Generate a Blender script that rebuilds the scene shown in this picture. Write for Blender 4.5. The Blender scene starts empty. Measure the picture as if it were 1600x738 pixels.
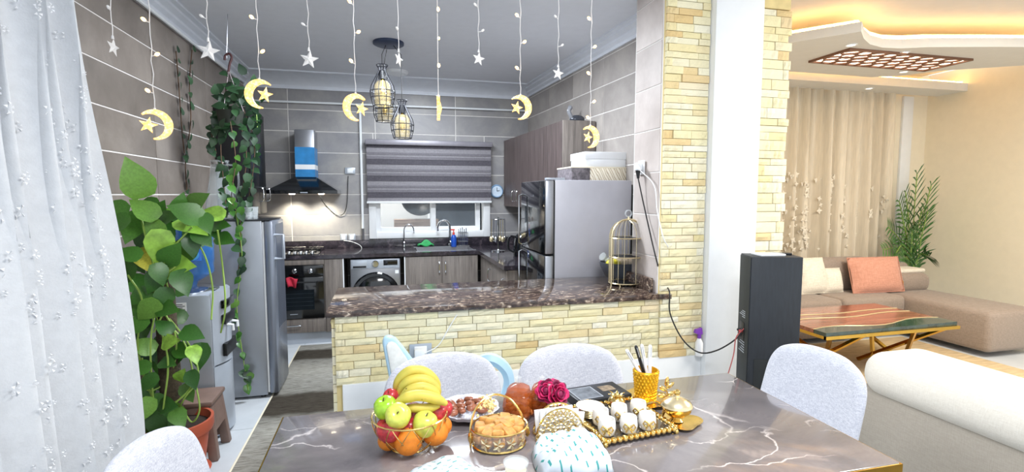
import bpy, bmesh, math, random
from mathutils import Vector, Matrix
random.seed(7)
PI = math.pi
R = math.radians
S = bpy.context.scene
C = S.collection

# ---------------------------------------------------------------- camera
EYE = Vector((0.0, 0.0, 1.5))
YAW, PITCH, FPX = R(14.16), R(4.704), 790.0
cd = bpy.data.cameras.new('camera'); cam = bpy.data.objects.new('camera', cd); C.objects.link(cam)
cam.location = EYE; cam.rotation_euler = (R(90) - PITCH, 0, -YAW)
cd.sensor_fit = 'HORIZONTAL'; cd.sensor_width = 36.0; cd.lens = 36.0 * FPX / 1600.0; cd.clip_start = 0.02
S.camera = cam
# ---------------------------------------------------------------- world, lights, exposure
S.view_settings.view_transform = 'Standard'; S.view_settings.look = 'None'; S.view_settings.gamma = 1.0
S.view_settings.use_curve_mapping = False
S.view_settings.exposure = 0.95
w = bpy.data.worlds.new('world'); S.world = w; w.use_nodes = True
w.node_tree.nodes['Background'].inputs[0].default_value = (0.86, 0.93, 1.0, 1)
w.node_tree.nodes['Background'].inputs[1].default_value = 0.72
def area(name, loc, size, power, col=(1, 1, 1), rot=(0, 0, 0), sy=None):
    l = bpy.data.lights.new(name, 'AREA'); l.energy = power; l.color = col; l.size = size
    if sy: l.shape = 'RECTANGLE'; l.size_y = sy
    o = bpy.data.objects.new(name, l); C.objects.link(o); o.location = loc; o.rotation_euler = rot
    return o
area('dining_ceiling_light', (0.7, 0.75, 2.72), 0.9, 40, (0.97, 0.98, 1.0), (R(18), 0, 0))
area('kitchen_fill', (0.3, 3.75, 2.72), 1.0, 48, (0.86, 0.93, 1.0), sy=0.4)  # added cool fill to brighten the kitchen; no fitting hangs here
area('kitchen_back_fill', (0.35, 4.95, 2.71), 0.5, 11, (0.86, 0.93, 1.0))  # second added fill, lifts the ceiling and back wall; not a sink lamp
area('living_ceiling_light', (4.3, 1.7, 2.9), 1.4, 80, (1.0, 0.93, 0.82))

_F = Vector((math.sin(YAW) * math.cos(PITCH), math.cos(YAW) * math.cos(PITCH), -math.sin(PITCH)))
_R = Vector((math.cos(YAW), -math.sin(YAW), 0)); _U = _R.cross(_F)
def ray(x, y): return _F * FPX + _R * (x - 800) + _U * (369 - y)
def at(x, y, Y):                      # point of the depth plane Y
    d = ray(x, y); return EYE + d * (Y / d.y)
def atx(x, y, X):
    d = ray(x, y); return EYE + d * (X / d.x)
def atz(x, y, z):
    d = ray(x, y); return EYE + d * ((z - EYE.z) / d.z)

# ---------------------------------------------------------------- materials
def lin(c):
    if isinstance(c, str):
        c = c.lstrip('#'); c = [int(c[i:i + 2], 16) / 255 for i in (0, 2, 4)]
    return tuple((v / 12.92 if v <= 0.04045 else ((v + 0.055) / 1.055) ** 2.4) for v in c[:3]) + (1.0,)
class NT:
    def __init__(s, name):
        s.m = bpy.data.materials.new(name); s.m.use_nodes = True; s.t = s.m.node_tree; s.n = s.t.nodes; s.l = s.t.links
        s.b = s.n['Principled BSDF']
    def node(s, typ, **kw):
        n = s.n.new(typ)
        for k, v in kw.items(): setattr(n, k, v)
        return n
    def link(s, a, b): s.l.new(a, b)
    def pos(s, kind='Position', jitter=False):
        if kind == 'Position': o = s.node('ShaderNodeNewGeometry').outputs['Position']
        else: o = s.node('ShaderNodeTexCoord').outputs['Object']
        if jitter:
            oi = s.node('ShaderNodeObjectInfo'); mu = s.node('ShaderNodeVectorMath', operation='SCALE')
            mu.inputs[0].default_value = (37.1, 17.3, 53.7); s.link(oi.outputs['Random'], mu.inputs[3])
            ad = s.node('ShaderNodeVectorMath', operation='ADD'); s.link(o, ad.inputs[0]); s.link(mu.outputs[0], ad.inputs[1]); o = ad.outputs[0]
        return o
    def noise(s, vec, scale, detail=4, rough=0.55, dist=0.0):
        n = s.node('ShaderNodeTexNoise'); n.inputs['Scale'].default_value = scale; n.inputs['Detail'].default_value = detail
        n.inputs['Roughness'].default_value = rough; n.inputs['Distortion'].default_value = dist; s.link(vec, n.inputs['Vector']); return n.outputs['Fac']
    def ramp(s, fac, stops, interp='LINEAR'):
        r = s.node('ShaderNodeValToRGB'); r.color_ramp.interpolation = interp; e = r.color_ramp.elements
        while len(e) > 1: e.remove(e[-1])
        e[0].position = stops[0][0]; e[0].color = stops[0][1]
        for p, c in stops[1:]:
            k = e.new(p); k.color = c
        s.link(fac, r.inputs[0]); return r.outputs[0]
    def mix(s, fac, a, b, mode='MIX'):
        n = s.node('ShaderNodeMix', data_type='RGBA', blend_type=mode)
        if hasattr(fac, 'links'): s.link(fac, n.inputs[0])
        else: n.inputs[0].default_value = fac
        for v, i in ((a, 6), (b, 7)):
            if hasattr(v, 'links'): s.link(v, n.inputs[i])
            else: n.inputs[i].default_value = v
        return n.outputs[2]
    def scalevec(s, vec, sc):
        n = s.node('ShaderNodeMapping'); n.inputs['Scale'].default_value = sc; s.link(vec, n.inputs[0]); return n.outputs[0]
    def bump(s, h, strength, dist=0.01):
        b = s.node('ShaderNodeBump'); b.inputs['Strength'].default_value = strength; b.inputs['Distance'].default_value = dist
        s.link(h, b.inputs['Height']); s.link(b.outputs[0], s.b.inputs['Normal'])
    def base(s, c):
        if hasattr(c, 'links'): s.link(c, s.b.inputs['Base Color'])
        else: s.b.inputs['Base Color'].default_value = c
    def done(s, rough=0.5, metal=0.0, coat=0.0, spec=None, trans=0.0, alpha=None, ior=None):
        s.b.inputs['Roughness'].default_value = rough; s.b.inputs['Metallic'].default_value = metal
        s.b.inputs['Coat Weight'].default_value = coat; s.b.inputs['Coat Roughness'].default_value = 0.05
        s.b.inputs['Transmission Weight'].default_value = trans
        if alpha is not None: s.b.inputs['Alpha'].default_value = alpha
        if ior: s.b.inputs['IOR'].default_value = ior
        if spec is not None: s.b.inputs['Specular IOR Level'].default_value = spec
        return s.m
def plain(name, col, rough=0.5, metal=0.0, var=0.12, scale=12, bump=0.0, bscale=60, coat=0.0, kind='Object', jitter=False, stretch=None, emit=None, es=0, **kw):
    t = NT(name); v = t.pos(kind, jitter)
    if stretch: v = t.scalevec(v, stretch)
    f = t.noise(v, scale, 3); c = lin(col)
    lo = tuple(x * (1 - var) for x in c[:3]) + (1,); hi = tuple(min(1, x * (1 + var)) for x in c[:3]) + (1,)
    t.base(t.ramp(f, [(0.3, lo), (0.7, hi)]))
    if bump: t.bump(t.noise(v, bscale, 3), bump, 0.004)
    if emit: t.b.inputs['Emission Color'].default_value = lin(emit); t.b.inputs['Emission Strength'].default_value = es
    return t.done(rough, metal, coat, **kw)
def multi(name, cols, rough=0.6, scale=10, bump=0.0, bscale=40, nscale=0.35, kind='Object', **kw):   # one colour per object (random) with noise
    t = NT(name); oi = t.node('ShaderNodeObjectInfo'); v = t.pos(kind, True)
    a = t.ramp(oi.outputs['Random'], [((i + 0.5) / len(cols), lin(c)) for i, c in enumerate(cols)])
    n = t.ramp(t.noise(v, scale, 5, 0.6), [(0.3, (1 - nscale,) * 3 + (1,)), (0.7, (1, 1, 1, 1))])
    t.base(t.mix(1.0, a, n, 'MULTIPLY'))
    if bump: t.bump(t.noise(v, bscale, 4), bump, 0.006)
    return t.done(rough, **kw)
def wood(name, a, b, rough=0.45, axis='z', sc=1.0):
    t = NT(name); st = {'z': (14, 14, 0.9), 'x': (0.9, 14, 14), 'y': (14, 0.9, 14)}[axis]
    v = t.scalevec(t.pos('Position'), tuple(x * sc for x in st)); f = t.noise(v, 3.0, 6, 0.65, 0.4)
    t.base(t.ramp(f, [(0.32, lin(a)), (0.68, lin(b))])); t.bump(f, 0.08, 0.002); return t.done(rough)
def marble_table():
    t = NT('grey_brown_marble'); p = t.pos('Position')
    n1 = t.noise(p, 3.2, 8, 0.62, 0.6); basec = t.ramp(n1, [(0.28, lin('#565256')), (0.5, lin('#767072')), (0.62, lin('#898283')), (0.78, lin('#a0968f'))])
    dn = t.node('ShaderNodeTexNoise'); dn.inputs['Scale'].default_value = 2.4; dn.inputs['Detail'].default_value = 7; t.link(p, dn.inputs['Vector'])
    mx = t.node('ShaderNodeVectorMath', operation='MULTIPLY_ADD'); t.link(dn.outputs['Color'], mx.inputs[0]); mx.inputs[1].default_value = (0.42, 0.42, 0.0); t.link(p, mx.inputs[2])
    rot = t.node('ShaderNodeMapping'); rot.inputs['Rotation'].default_value = (0, 0, 0.7); rot.inputs['Scale'].default_value = (1.2, 3.0, 1.0); t.link(mx.outputs[0], rot.inputs[0])
    vo = t.node('ShaderNodeTexVoronoi', feature='DISTANCE_TO_EDGE'); vo.inputs['Scale'].default_value = 1.7; t.link(rot.outputs[0], vo.inputs['Vector'])
    vein = t.ramp(vo.outputs['Distance'], [(0.0, (1, 1, 1, 1)), (0.005, (0.6, 0.6, 0.6, 1)), (0.013, (0, 0, 0, 1))])
    mask = t.ramp(t.noise(p, 3.6, 3), [(0.46, (0, 0, 0, 1)), (0.62, (0.85, 0.85, 0.85, 1))])
    t.base(t.mix(t.mix(1.0, vein, mask, 'MULTIPLY'), basec, lin('#e8dfdc')))
    return t.done(0.15, coat=0.6)
def marble_counter():
    t = NT('brown_emperador_marble'); p = t.scalevec(t.pos('Position'), (1, 1.7, 1.7))
    n1 = t.noise(p, 26, 6, 0.62, 0.5); c1 = t.ramp(n1, [(0.3, lin('#2f2624')), (0.47, lin('#4d3f3a')), (0.56, lin('#705e54')), (0.62, lin('#a8937f')), (0.68, lin('#e6d8c6'))])
    n2 = t.noise(p, 6, 5, 0.6); c2 = t.ramp(n2, [(0.3, (0.55, 0.55, 0.55, 1)), (0.7, (1.2, 1.2, 1.2, 1))])
    t.base(t.mix(1.0, c1, c2, 'MULTIPLY')); return t.done(0.12, coat=0.4)
def marble_dark():
    t = NT('black_brown_counter_stone'); p = t.pos('Position')
    t.base(t.ramp(t.noise(p, 16, 8, 0.7, 0.5), [(0.35, lin('#1f1d20')), (0.55, lin('#37323a')), (0.72, lin('#6b6064'))])); return t.done(0.14, coat=0.3)
def fabric(name, a, b, scale=260, rough=0.95, bump=0.5):
    t = NT(name); p = t.pos('Object'); v1 = t.noise(t.scalevec(p, (1, 1, 0.12)), scale, 2, 0.6); v2 = t.noise(t.scalevec(p, (0.12, 0.12, 1)), scale, 2, 0.6)
    f = t.mix(0.5, v1, v2); t.base(t.ramp(f, [(0.4, lin(a)), (0.6, lin(b))])); t.bump(f, bump, 0.003)
    t.b.inputs['Sheen Weight'].default_value = 0.2; return t.done(rough, spec=0.2)
def tilemat(name, a, b, c):
    t = NT(name); oi = t.node('ShaderNodeObjectInfo'); v = t.pos('Position', True)
    f = t.noise(v, 2.2, 9, 0.65, 0.3); col = t.ramp(f, [(0.28, lin(a)), (0.5, lin(b)), (0.72, lin(c))])
    k = t.ramp(oi.outputs['Random'], [(0, (0.86, 0.86, 0.86, 1)), (1, (1.0, 1.0, 1.0, 1))])
    t.base(t.mix(1.0, col, k, 'MULTIPLY')); return t.done(0.38, spec=0.35)
def glass(name, col=(1, 1, 1), rough=0.02, alpha=0.25):     # thin clear pane: see-through with gloss
    t = NT(name); v = t.pos('Object'); f = t.noise(v, 5, 2)
    c = lin(col); t.base(t.ramp(f, [(0.3, c), (0.7, tuple(min(1, x * 1.06) for x in c[:3]) + (1,))]))
    return t.done(rough, alpha=alpha, spec=0.8)

m = {}
m['tile_l'] = tilemat('taupe_wall_tile', '#716860', '#857b73', '#9b9188')
m['tile_b'] = tilemat('grey_wall_tile', '#828186', '#979596', '#aeaaa5')
m['tile_r'] = tilemat('grey_beige_wall_tile', '#8a837f', '#9f9893', '#b4aca5')
m['tile_p'] = tilemat('light_beige_wall_tile', '#b3a8a2', '#c6bbb5', '#d8cec8')
m['grout'] = plain('grout', '#e0dcd8', 0.9, var=0.06)
m['floor_tile'] = tilemat('pale_floor_tile', '#c3c8cc', '#d0d4d8', '#dde0e3'); m['floor_grout'] = plain('floor_grout', '#9a9da0', 0.9)
m['stone'] = multi('cream_split_stone', ['#f3e9bc', '#f6eec8', '#f8f2d6', '#f4e8b6', '#f8f4e0', '#efdfa8', '#f6edc4', '#e8cb92', '#f9f4dc', '#f2e9c4'], 0.92, 14, 0.45, 55, 0.13)
m['stone_back'] = plain('stone_mortar', '#dcc890', 0.95)
m['white'] = plain('white_paint', '#e9ecee', 0.6, var=0.02)
m['cream'] = plain('cream_paint', '#e9dfc8', 0.6, var=0.02)
m['ceil'] = plain('ceiling_paint', '#dcdee4', 0.8, var=0.02)
m['ceil_l'] = plain('living_ceiling_paint', '#d9d4cf', 0.8, var=0.02)
m['crown'] = plain('crown_plaster', '#e2e6ee', 0.6, var=0.03)
m['grey_plaster'] = plain('greige_plaster', '#dcdad4', 0.7, var=0.02)
m['marble'] = marble_table(); m['counter'] = marble_counter(); m['darkstone'] = marble_dark()
m['cab'] = wood('grey_oak_laminate', '#5f5854', '#857c75'); m['cab_dark'] = wood('dark_walnut_laminate', '#463c3a', '#655856')
m['black_gloss'] = plain('black_glass', '#06080c', 0.11, var=0.1, coat=0.5); m['black'] = plain('black_plastic', '#121316', 0.4)
m['steel'] = plain('brushed_steel', '#a4a6ac', 0.32, 0.9, 0.06, 30, stretch=(1, 1, 20)); m['chrome'] = plain('chrome', '#d5d8dc', 0.12, 1.0, 0.03)
m['fridge_side'] = plain('grey_metallic_side', '#bdbdc6', 0.35, 0.08, 0.05, 6); m['freezer'] = plain('silver_lacquer', '#9da1a8', 0.3, 0.4, 0.04, 8)
m['freezer_door'] = plain('silver_door', '#868c98', 0.25, 0.5, 0.04, 8)
m['silver'] = plain('silver_plastic', '#b3bac4', 0.3, 0.3, 0.04)
m['gold'] = plain('gold_metal', '#e6c67c', 0.2, 1.0, 0.12, 30, 0.2, 90); m['gold_pale'] = plain('pale_gold_metal', '#ecdcb4', 0.25, 0.85, 0.08)
m['gold_bright'] = plain('yellow_gold_glaze', '#f2c230', 0.22, 0.6, 0.1, 30)
m['brass'] = plain('brass_trim', '#c9a24a', 0.25, 1.0, 0.1)
m['chair'] = fabric('light_grey_woven_fabric', '#b6b9c6', '#d9dbe3', 480); m['leg'] = plain('dark_metal_leg', '#2b2826', 0.4, 0.4)
m['sheer'] = plain('white_sheer_fabric', '#d3d6da', 0.9, var=0.04, scale=30, bump=0.3, bscale=120)
m['lace'] = plain('white_lace_thread', '#e4e6ea', 0.9, bump=0.4, bscale=200)
m['leaf'] = multi('pothos_leaf', ['#3f7429', '#4c8431', '#33622a', '#5f983a', '#447a2f', '#2c5526', '#79ab45'], 0.35, 16, nscale=0.3, spec=0.5)
m['leaf_dark'] = multi('dark_vine_leaf', ['#27482b', '#325a32', '#203d26'], 0.45, 20, nscale=0.3)
m['leaf_yellow'] = plain('yellowing_leaf', '#b9b33f', 0.4, var=0.25); m['palm'] = multi('palm_leaf', ['#3f6e35', '#4c7d3c', '#345f30', '#5f8f42'], 0.5, 20, nscale=0.25)
m['stem'] = plain('green_stem', '#8aa84c', 0.5); m['stem_brown'] = plain('brown_stem', '#5c4634', 0.8)
m['terracotta'] = plain('terracotta_plastic', '#b2553b', 0.55, var=0.12, scale=6); m['soil'] = plain('soil', '#2e221b', 1.0, bump=1.0, bscale=80)
m['bark'] = plain('coir_pole', '#4a4032', 1.0, var=0.4, scale=40, bump=1.0, bscale=90)
m['brown_plastic'] = plain('brown_plastic', '#7a6257', 0.5, var=0.15)
m['rose'] = plain('magenta_petal', '#d4246a', 0.6, var=0.3, scale=40); m['rose_dark'] = plain('dark_magenta_petal', '#7d1545', 0.6, var=0.3, scale=40)
m['paper'] = plain('white_paper', '#f2f4f6', 0.7, var=0.02, bump=0.3, bscale=25)
m['plastic_white'] = plain('white_plastic', '#eceef0', 0.35, var=0.02); m['porcelain'] = plain('white_porcelain', '#f4f2ee', 0.12, var=0.02, coat=0.4)
m['speaker'] = plain('black_wood_grain_vinyl', '#23282f', 0.5, var=0.2, scale=10, stretch=(8, 8, 1)); m['speaker_dark'] = plain('charcoal_back_panel', '#1b2022', 0.6)
m['sofa'] = fabric('taupe_sofa_fabric', '#8b7d70', '#9d8e82', 260); m['sofa_cream'] = fabric('cream_sofa_fabric', '#dcd6ca', '#e4dfd4', 300)
m['sofa_beige'] = fabric('beige_sofa_fabric', '#a0988c', '#a9a195', 300); m['pink'] = fabric('salmon_cushion', '#c08770', '#d29a84', 150)
m['cushion_white'] = fabric('off_white_cushion', '#d6cdbb', '#ece4d4', 150)
m['drape'] = plain('beige_drape', '#d8cdb8', 0.8, var=0.08, scale=14, stretch=(6, 6, 0.4)); m['embroidery'] = plain('cream_embroidery', '#ddd4c2', 0.8, var=0.08)
m['glass'] = glass('clear_glass', '#e8f0f2', 0.02, 0.22); m['glass_win'] = glass('window_glass', '#aab4bc', 0.02, 0.16)
m['glass_gold'] = glass('smoky_amber_glass', '#b8a67a', 0.08, 0.4); m['glass_amber'] = glass('amber_glass', '#b4561c', 0.08, 0.55)
m['glass_blue'] = glass('blue_bottle_plastic', '#2b6fb5', 0.1, 0.62)
def glow(name, col, es, alpha=1.0, base=None):
    t = NT(name); f = t.noise(t.pos('Object'), 110, 2); c = lin(col)
    t.base(lin(base or col)); t.link(t.ramp(f, [(0.38, (c[0] * 0.75, c[1] * 0.5, c[2] * 0.3, 1)), (0.52, c), (0.64, (1, min(1, c[1] * 1.5), min(1, c[2] * 3.0), 1))]), t.b.inputs['Emission Color'])
    t.b.inputs['Emission Strength'].default_value = es; return t.done(0.3, alpha=alpha)
m['moon'] = glow('lit_moon_plastic', '#ffcc70', 0.8, 0.9, '#d9b878'); m['bulb'] = glow('mini_bulb', '#ffcf80', 3.0)
m['star'] = plain('frosted_star_plastic', '#e8e6e4', 0.3, var=0.05, alpha=0.85); m['cord_clear'] = plain('clear_cord', '#d5d3d2', 0.4)
m['led'] = glow('warm_led_strip', '#ffcb73', 5.5); m['hood_lamp'] = glow('hood_lamp', '#fff1cf', 14.0); m['down'] = glow('downlight_lens', '#fff6e4', 1.4)

# ---------------------------------------------------------------- mesh helpers
class MB:
    def __init__(s): s.v = []; s.f = []
    def add(s, vs, fs):
        o = len(s.v); s.v += [tuple(p) for p in vs]; s.f += [tuple(i + o for i in f) for f in fs]; return s
    def box(s, x0, x1, y0, y1, z0, z1):
        return s.add([(x0, y0, z0), (x1, y0, z0), (x1, y1, z0), (x0, y1, z0), (x0, y0, z1), (x1, y0, z1), (x1, y1, z1), (x0, y1, z1)],
                     [(0, 3, 2, 1), (4, 5, 6, 7), (0, 1, 5, 4), (1, 2, 6, 5), (2, 3, 7, 6), (3, 0, 4, 7)])
    def cbox(s, c, d): return s.box(c[0] - d[0] / 2, c[0] + d[0] / 2, c[1] - d[1] / 2, c[1] + d[1] / 2, c[2] - d[2] / 2, c[2] + d[2] / 2)
    def tube(s, pts, r, n=6, closed=False, caps=True):
        pts = [Vector(p) for p in pts]; N = len(pts); rs = r if isinstance(r, (list, tuple)) else [r] * N
        vs = []; prev = None
        for i, p in enumerate(pts):
            if closed: t = pts[(i + 1) % N] - pts[i - 1]
            else: t = pts[min(i + 1, N - 1)] - pts[max(i - 1, 0)]
            t.normalize()
            if prev is None:
                a = Vector((0, 0, 1)) if abs(t.z) < 0.9 else Vector((1, 0, 0)); u = t.cross(a).normalized()
            else:
                u = prev - t * prev.dot(t); u = u.normalized() if u.length > 1e-6 else t.orthogonal().normalized()
            prev = u; w_ = t.cross(u)
            for k in range(n):
                a = 2 * PI * k / n; vs.append(p + (u * math.cos(a) + w_ * math.sin(a)) * rs[i])
        fs = []
        for i in range(N if closed else N - 1):
            j = (i + 1) % N
            for k in range(n): fs.append((i * n + k, i * n + (k + 1) % n, j * n + (k + 1) % n, j * n + k))
        if not closed and caps: fs.append(tuple(range(n))[::-1]); fs.append(tuple((N - 1) * n + k for k in range(n)))
        return s.add(vs, fs)
    def lathe(s, prof, n=20, c=(0, 0, 0), cap=True, mod=None, sx=1, sy=1):
        vs = []
        for (r, z) in prof:
            for k in range(n):
                a = 2 * PI * k / n; q = r * (mod(a, z) if mod else 1); vs.append((c[0] + q * math.cos(a) * sx, c[1] + q * math.sin(a) * sy, c[2] + z))
        fs = []
        for i in range(len(prof) - 1):
            for k in range(n): fs.append((i * n + k, i * n + (k + 1) % n, (i + 1) * n + (k + 1) % n, (i + 1) * n + k))
        if cap: fs.append(tuple(range(n))[::-1]); fs.append(tuple((len(prof) - 1) * n + k for k in range(n)))
        return s.add(vs, fs)
    def ball(s, c, r, n=14, k=9, sx=1, sy=1, sz=1, mod=None):
        prof = [(max(1e-4, r * math.sin(PI * i / k)), -r * sz * math.cos(PI * i / k)) for i in range(k + 1)]
        return s.lathe(prof, n, c, True, mod, sx, sy)
    def prism(s, poly, a0, a1, axis='z'):
        n = len(poly)
        def P(p, a): return {'z': (p[0], p[1], a), 'y': (p[0], a, p[1]), 'x': (a, p[0], p[1])}[axis]
        return s.add([P(p, a0) for p in poly] + [P(p, a1) for p in poly],
                     [tuple(range(n))[::-1], tuple(range(n, 2 * n))] + [(i, (i + 1) % n, n + (i + 1) % n, n + i) for i in range(n)])
    def grid(s, fn, nu, nv, closeu=False):
        vs = [fn(i / (nu if closeu else nu), j / nv) for j in range(nv + 1) for i in range(nu + (0 if closeu else 1))]
        W = nu if closeu else nu + 1
        return s.add(vs, [(j * W + i, j * W + (i + 1) % W, (j + 1) * W + (i + 1) % W, (j + 1) * W + i) for j in range(nv) for i in range(nu)])
    def build(s, name, mat, parent=None, loc=(0, 0, 0), rot=(0, 0, 0), bevel=0, seg=2, smooth=True, angle=38, thick=0, recalc=True):
        me = mesh_of(name, s, mat, bevel, seg, smooth, angle, recalc); o = link(name, me, parent, loc, rot)
        if thick:
            md = o.modifiers.new('thick', 'SOLIDIFY'); md.thickness = thick; md.offset = 0
        return o
def mesh_of(name, s, mat, bevel=0, seg=2, smooth=True, angle=38, recalc=True):
    me = bpy.data.meshes.new(name); me.from_pydata(s.v, [], s.f)
    bm = bmesh.new(); bm.from_mesh(me)
    if recalc: bmesh.ops.recalc_face_normals(bm, faces=bm.faces)
    if bevel: bmesh.ops.bevel(bm, geom=[e for e in bm.edges if e.is_manifold and e.calc_face_angle(0) > 0.5], offset=bevel, segments=seg, affect='EDGES', profile=0.5, clamp_overlap=True)
    bm.to_mesh(me); bm.free()
    if smooth:
        me.shade_smooth(); me.set_sharp_from_angle(angle=R(angle))
    me.materials.append(m[mat] if isinstance(mat, str) else mat); return me
def link(name, me, parent=None, loc=(0, 0, 0), rot=(0, 0, 0), scale=None):
    o = bpy.data.objects.new(name, me); C.objects.link(o); o.location = loc; o.rotation_euler = rot
    if scale: o.scale = scale
    if parent: o.parent = parent
    return o
def tag(o, label=None, cat=None, group=None, kind=None):
    for k, v in (('label', label), ('category', cat), ('group', group), ('kind', kind)):
        if v: o[k] = v
    return o
def thing(name, label, cat, loc=(0, 0, 0), rz=0.0, group=None):
    o = bpy.data.objects.new(name, None); C.objects.link(o); o.location = loc; o.rotation_euler = (0, 0, rz); o.empty_display_size = 0.05
    return tag(o, label, cat, group)
def copy_tree(o, parent=None):
    c = o.copy(); C.objects.link(c); c.parent = parent
    for ch in list(o.children): copy_tree(ch, c)
    return c
def box(name, mat, parent, x0, x1, y0, y1, z0, z1, bevel=0.003, **kw):
    return MB().box(x0, x1, y0, y1, z0, z1).build(name, mat, parent, bevel=bevel, **kw)
def curve_pts(ctrl, n=8):              # Catmull-Rom
    c = [Vector(p) for p in ctrl]; c = [c[0] * 2 - c[1]] + c + [c[-1] * 2 - c[-2]]; out = []
    for i in range(1, len(c) - 2):
        for k in range(n):
            t = k / n; p0, p1, p2, p3 = c[i - 1:i + 3]
            out.append(0.5 * ((2 * p1) + (p2 - p0) * t + (2 * p0 - 5 * p1 + 4 * p2 - p3) * t * t + (3 * p1 - p0 - 3 * p2 + p3) * t ** 3))
    return out + [c[-2]]
def struct(o, label=None):
    o['kind'] = 'structure'
    if label: o['label'] = label
    return o
# ================================================================ the setting
YB = 5.93            # kitchen back wall
XL = -1.40           # kitchen left wall
ZC = 2.75            # kitchen ceiling
unit = mesh_of('tile', MB().box(-.5, .5, -.5, .5, -.5, .5), 'floor_tile', smooth=False)
def unit_tile(mat):
    return mesh_of('tile', MB().box(-.5, .5, -.5, .5, -.5, .5), mat, bevel=0, smooth=False)
fl = struct(box('floor', 'floor_grout', None, -2.4, 6.6, -0.4, 6.0, -0.08, -0.004, 0))
for i in range(15):
    for j in range(8):
        x, y = -2.3 + i * .6, 1.35 + j * .6
        if y > 5.9 or x > 6.5: continue
        link('tile', unit, fl, (x, y, -.010), scale=(.596, .596, .02))
def tiles(parent, mat, u0, u1, v0, v1, pu, pv, place, holes=(), uoff=0.0, voff=0.0, gap=.009, t=.012):
    me = unit_tile(mat); v = v0 + voff - pv * math.ceil(voff / pv) if voff else v0
    while v < v1 - .02:
        a0, a1 = max(v, v0), min(v + pv, v1); u = u0 + uoff - pu * math.ceil(uoff / pu) if uoff else u0
        while u < u1 - .02:
            b0, b1 = max(u, u0), min(u + pu, u1); rects = [(b0, b1, a0, a1)]
            for (h0, h1, k0, k1) in holes:
                out = []
                for (p0, p1, q0, q1) in rects:
                    if p1 <= h0 or p0 >= h1 or q1 <= k0 or q0 >= k1: out.append((p0, p1, q0, q1)); continue
                    if p0 < h0: out.append((p0, h0, q0, q1))
                    if p1 > h1: out.append((h1, p1, q0, q1))
                    mm0, mm1 = max(p0, h0), min(p1, h1)
                    if q0 < k0: out.append((mm0, mm1, q0, k0))
                    if q1 > k1: out.append((mm0, mm1, k1, q1))
                rects = out
            for (p0, p1, q0, q1) in rects:
                if p1 - p0 < .015 or q1 - q0 < .015: continue
                loc, ax = place((p0 + p1) / 2, (q0 + q1) / 2)
                su, sv = p1 - p0 - gap, q1 - q0 - gap
                sc = {'x': (t, su, sv), 'y': (su, t, sv)}[ax]
                link('tile', me, parent, loc, scale=sc)
            u += pu
        v += pv
PV = .2275
# left wall
wl = struct(box('wall_left', 'grout', None, XL - .15, XL, 2.505, YB, 0, 2.95, 0))
tiles(wl, 'tile_l', 2.505, YB, 0, 2.66, 1.0, PV, lambda u, v: ((XL - .0025, u, v), 'x'), uoff=.19, voff=1.5 - 6 * PV)
# back wall with the window opening
WX0, WX1, WZ0, WZ1 = at(586, 360, YB).x, at(757, 360, YB).x, 1.06, 2.05
wb = struct(MB().box(XL - .15, WX0, YB, YB + .15, 0, 2.95).box(WX1, 2.5, YB, YB + .15, 0, 2.95).box(WX0, WX1, YB, YB + .15, 0, WZ0).box(WX0, WX1, YB, YB + .15, WZ1, 2.95).build('wall_back', 'grout', smooth=False))
tiles(wb, 'tile_b', XL, 1.75, 0, 2.64, .9, PV, lambda u, v: ((u, YB + .0025, v), 'y'), holes=[(WX0, WX1, WZ0, WZ1)], uoff=.42, voff=1.5 - 6 * PV)
# right wall, slightly out of square
SK = math.atan(.058)
wr = struct(MB().box(0, .15, 0, 2.9, 0, 2.95).build('wall_right', 'grout', loc=(1.862, 3.10, 0), rot=(0, 0, SK), smooth=False))
tiles(wr, 'tile_r', .0, 2.86, 0, 2.66, .62, PV, lambda u, v: ((.0025, u, v), 'x'), voff=1.5 - 6 * PV, uoff=.30)
def XR(y): return 1.862 - .058 * (y - 3.10)
# pier at the end of the bar: tiled on the kitchen side, split stone towards the dining room
XP, YS = 1.61, 2.74
pier = struct(box('wall_pier', 'grout', None, XP, 2.45, YS, 3.08, 0, 2.95, 0))
tiles(pier, 'tile_p', YS + .01, 3.07, 0, 2.75, .5, PV * 1.14, lambda u, v: ((XP + .0025, u, v), 'x'), voff=.08)
# ---- split stone
bricks = []
for k in range(10):
    b = MB(); n, mm = 5, 2
    def fn(u, v): return (u - .5, -.5 - (0 if (u in (0, 1) or v in (0, 1)) else random.uniform(.0, .5)), v - .5)
    b.grid(fn, n, mm); o = len(b.v); b.add([(-.5, .5, -.5), (.5, .5, -.5), (.5, .5, .5), (-.5, .5, .5)], [])
    W = n + 1
    b.f += [tuple(range(0, W)) + (o + 1, o), tuple(range(mm * W, mm * W + W))[::-1] + (o + 3, o + 2), (0, W, 2 * W, o + 3, o), (W - 1, o + 1, o + 2, 3 * W - 1, 2 * W - 1)]
    bricks.append(mesh_of('stone', b, 'stone', smooth=False))
def stonework(parent, x0, x1, z0, z1, y, hmin=.034, hmax=.046, lmin=.09, lmax=.22, rag=0):
    z = z0
    while z < z1 - .01:
        h = min(random.uniform(hmin, hmax), z1 - z); x = x0 - random.uniform(0, .08); xe = x1 + (random.uniform(0, rag) if rag else 0)
        if z1 - z - h < .02: h = z1 - z
        while x < xe - .01:
            l = random.uniform(lmin, lmax); a, b = max(x, x0), min(x + l, xe)
            if xe - b < .04: b = xe
            if b - a > .012:
                d = random.uniform(.018, .027)
                link('stone', random.choice(bricks), parent, ((a + b) / 2, y - d / 2 + .004, z + h / 2), scale=(b - a - .003, d, h - .003))
            x = b if b == xe else x + l
        z += h
XE = -.262
bar = struct(box('wall_bar', 'stone_back', None, XE, XP, YS, 3.34, 0, .866, 0), 'low wall faced in cream split stone under the brown marble bar top')
stonework(bar, XE, XP, .50, .866, YS)
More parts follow.
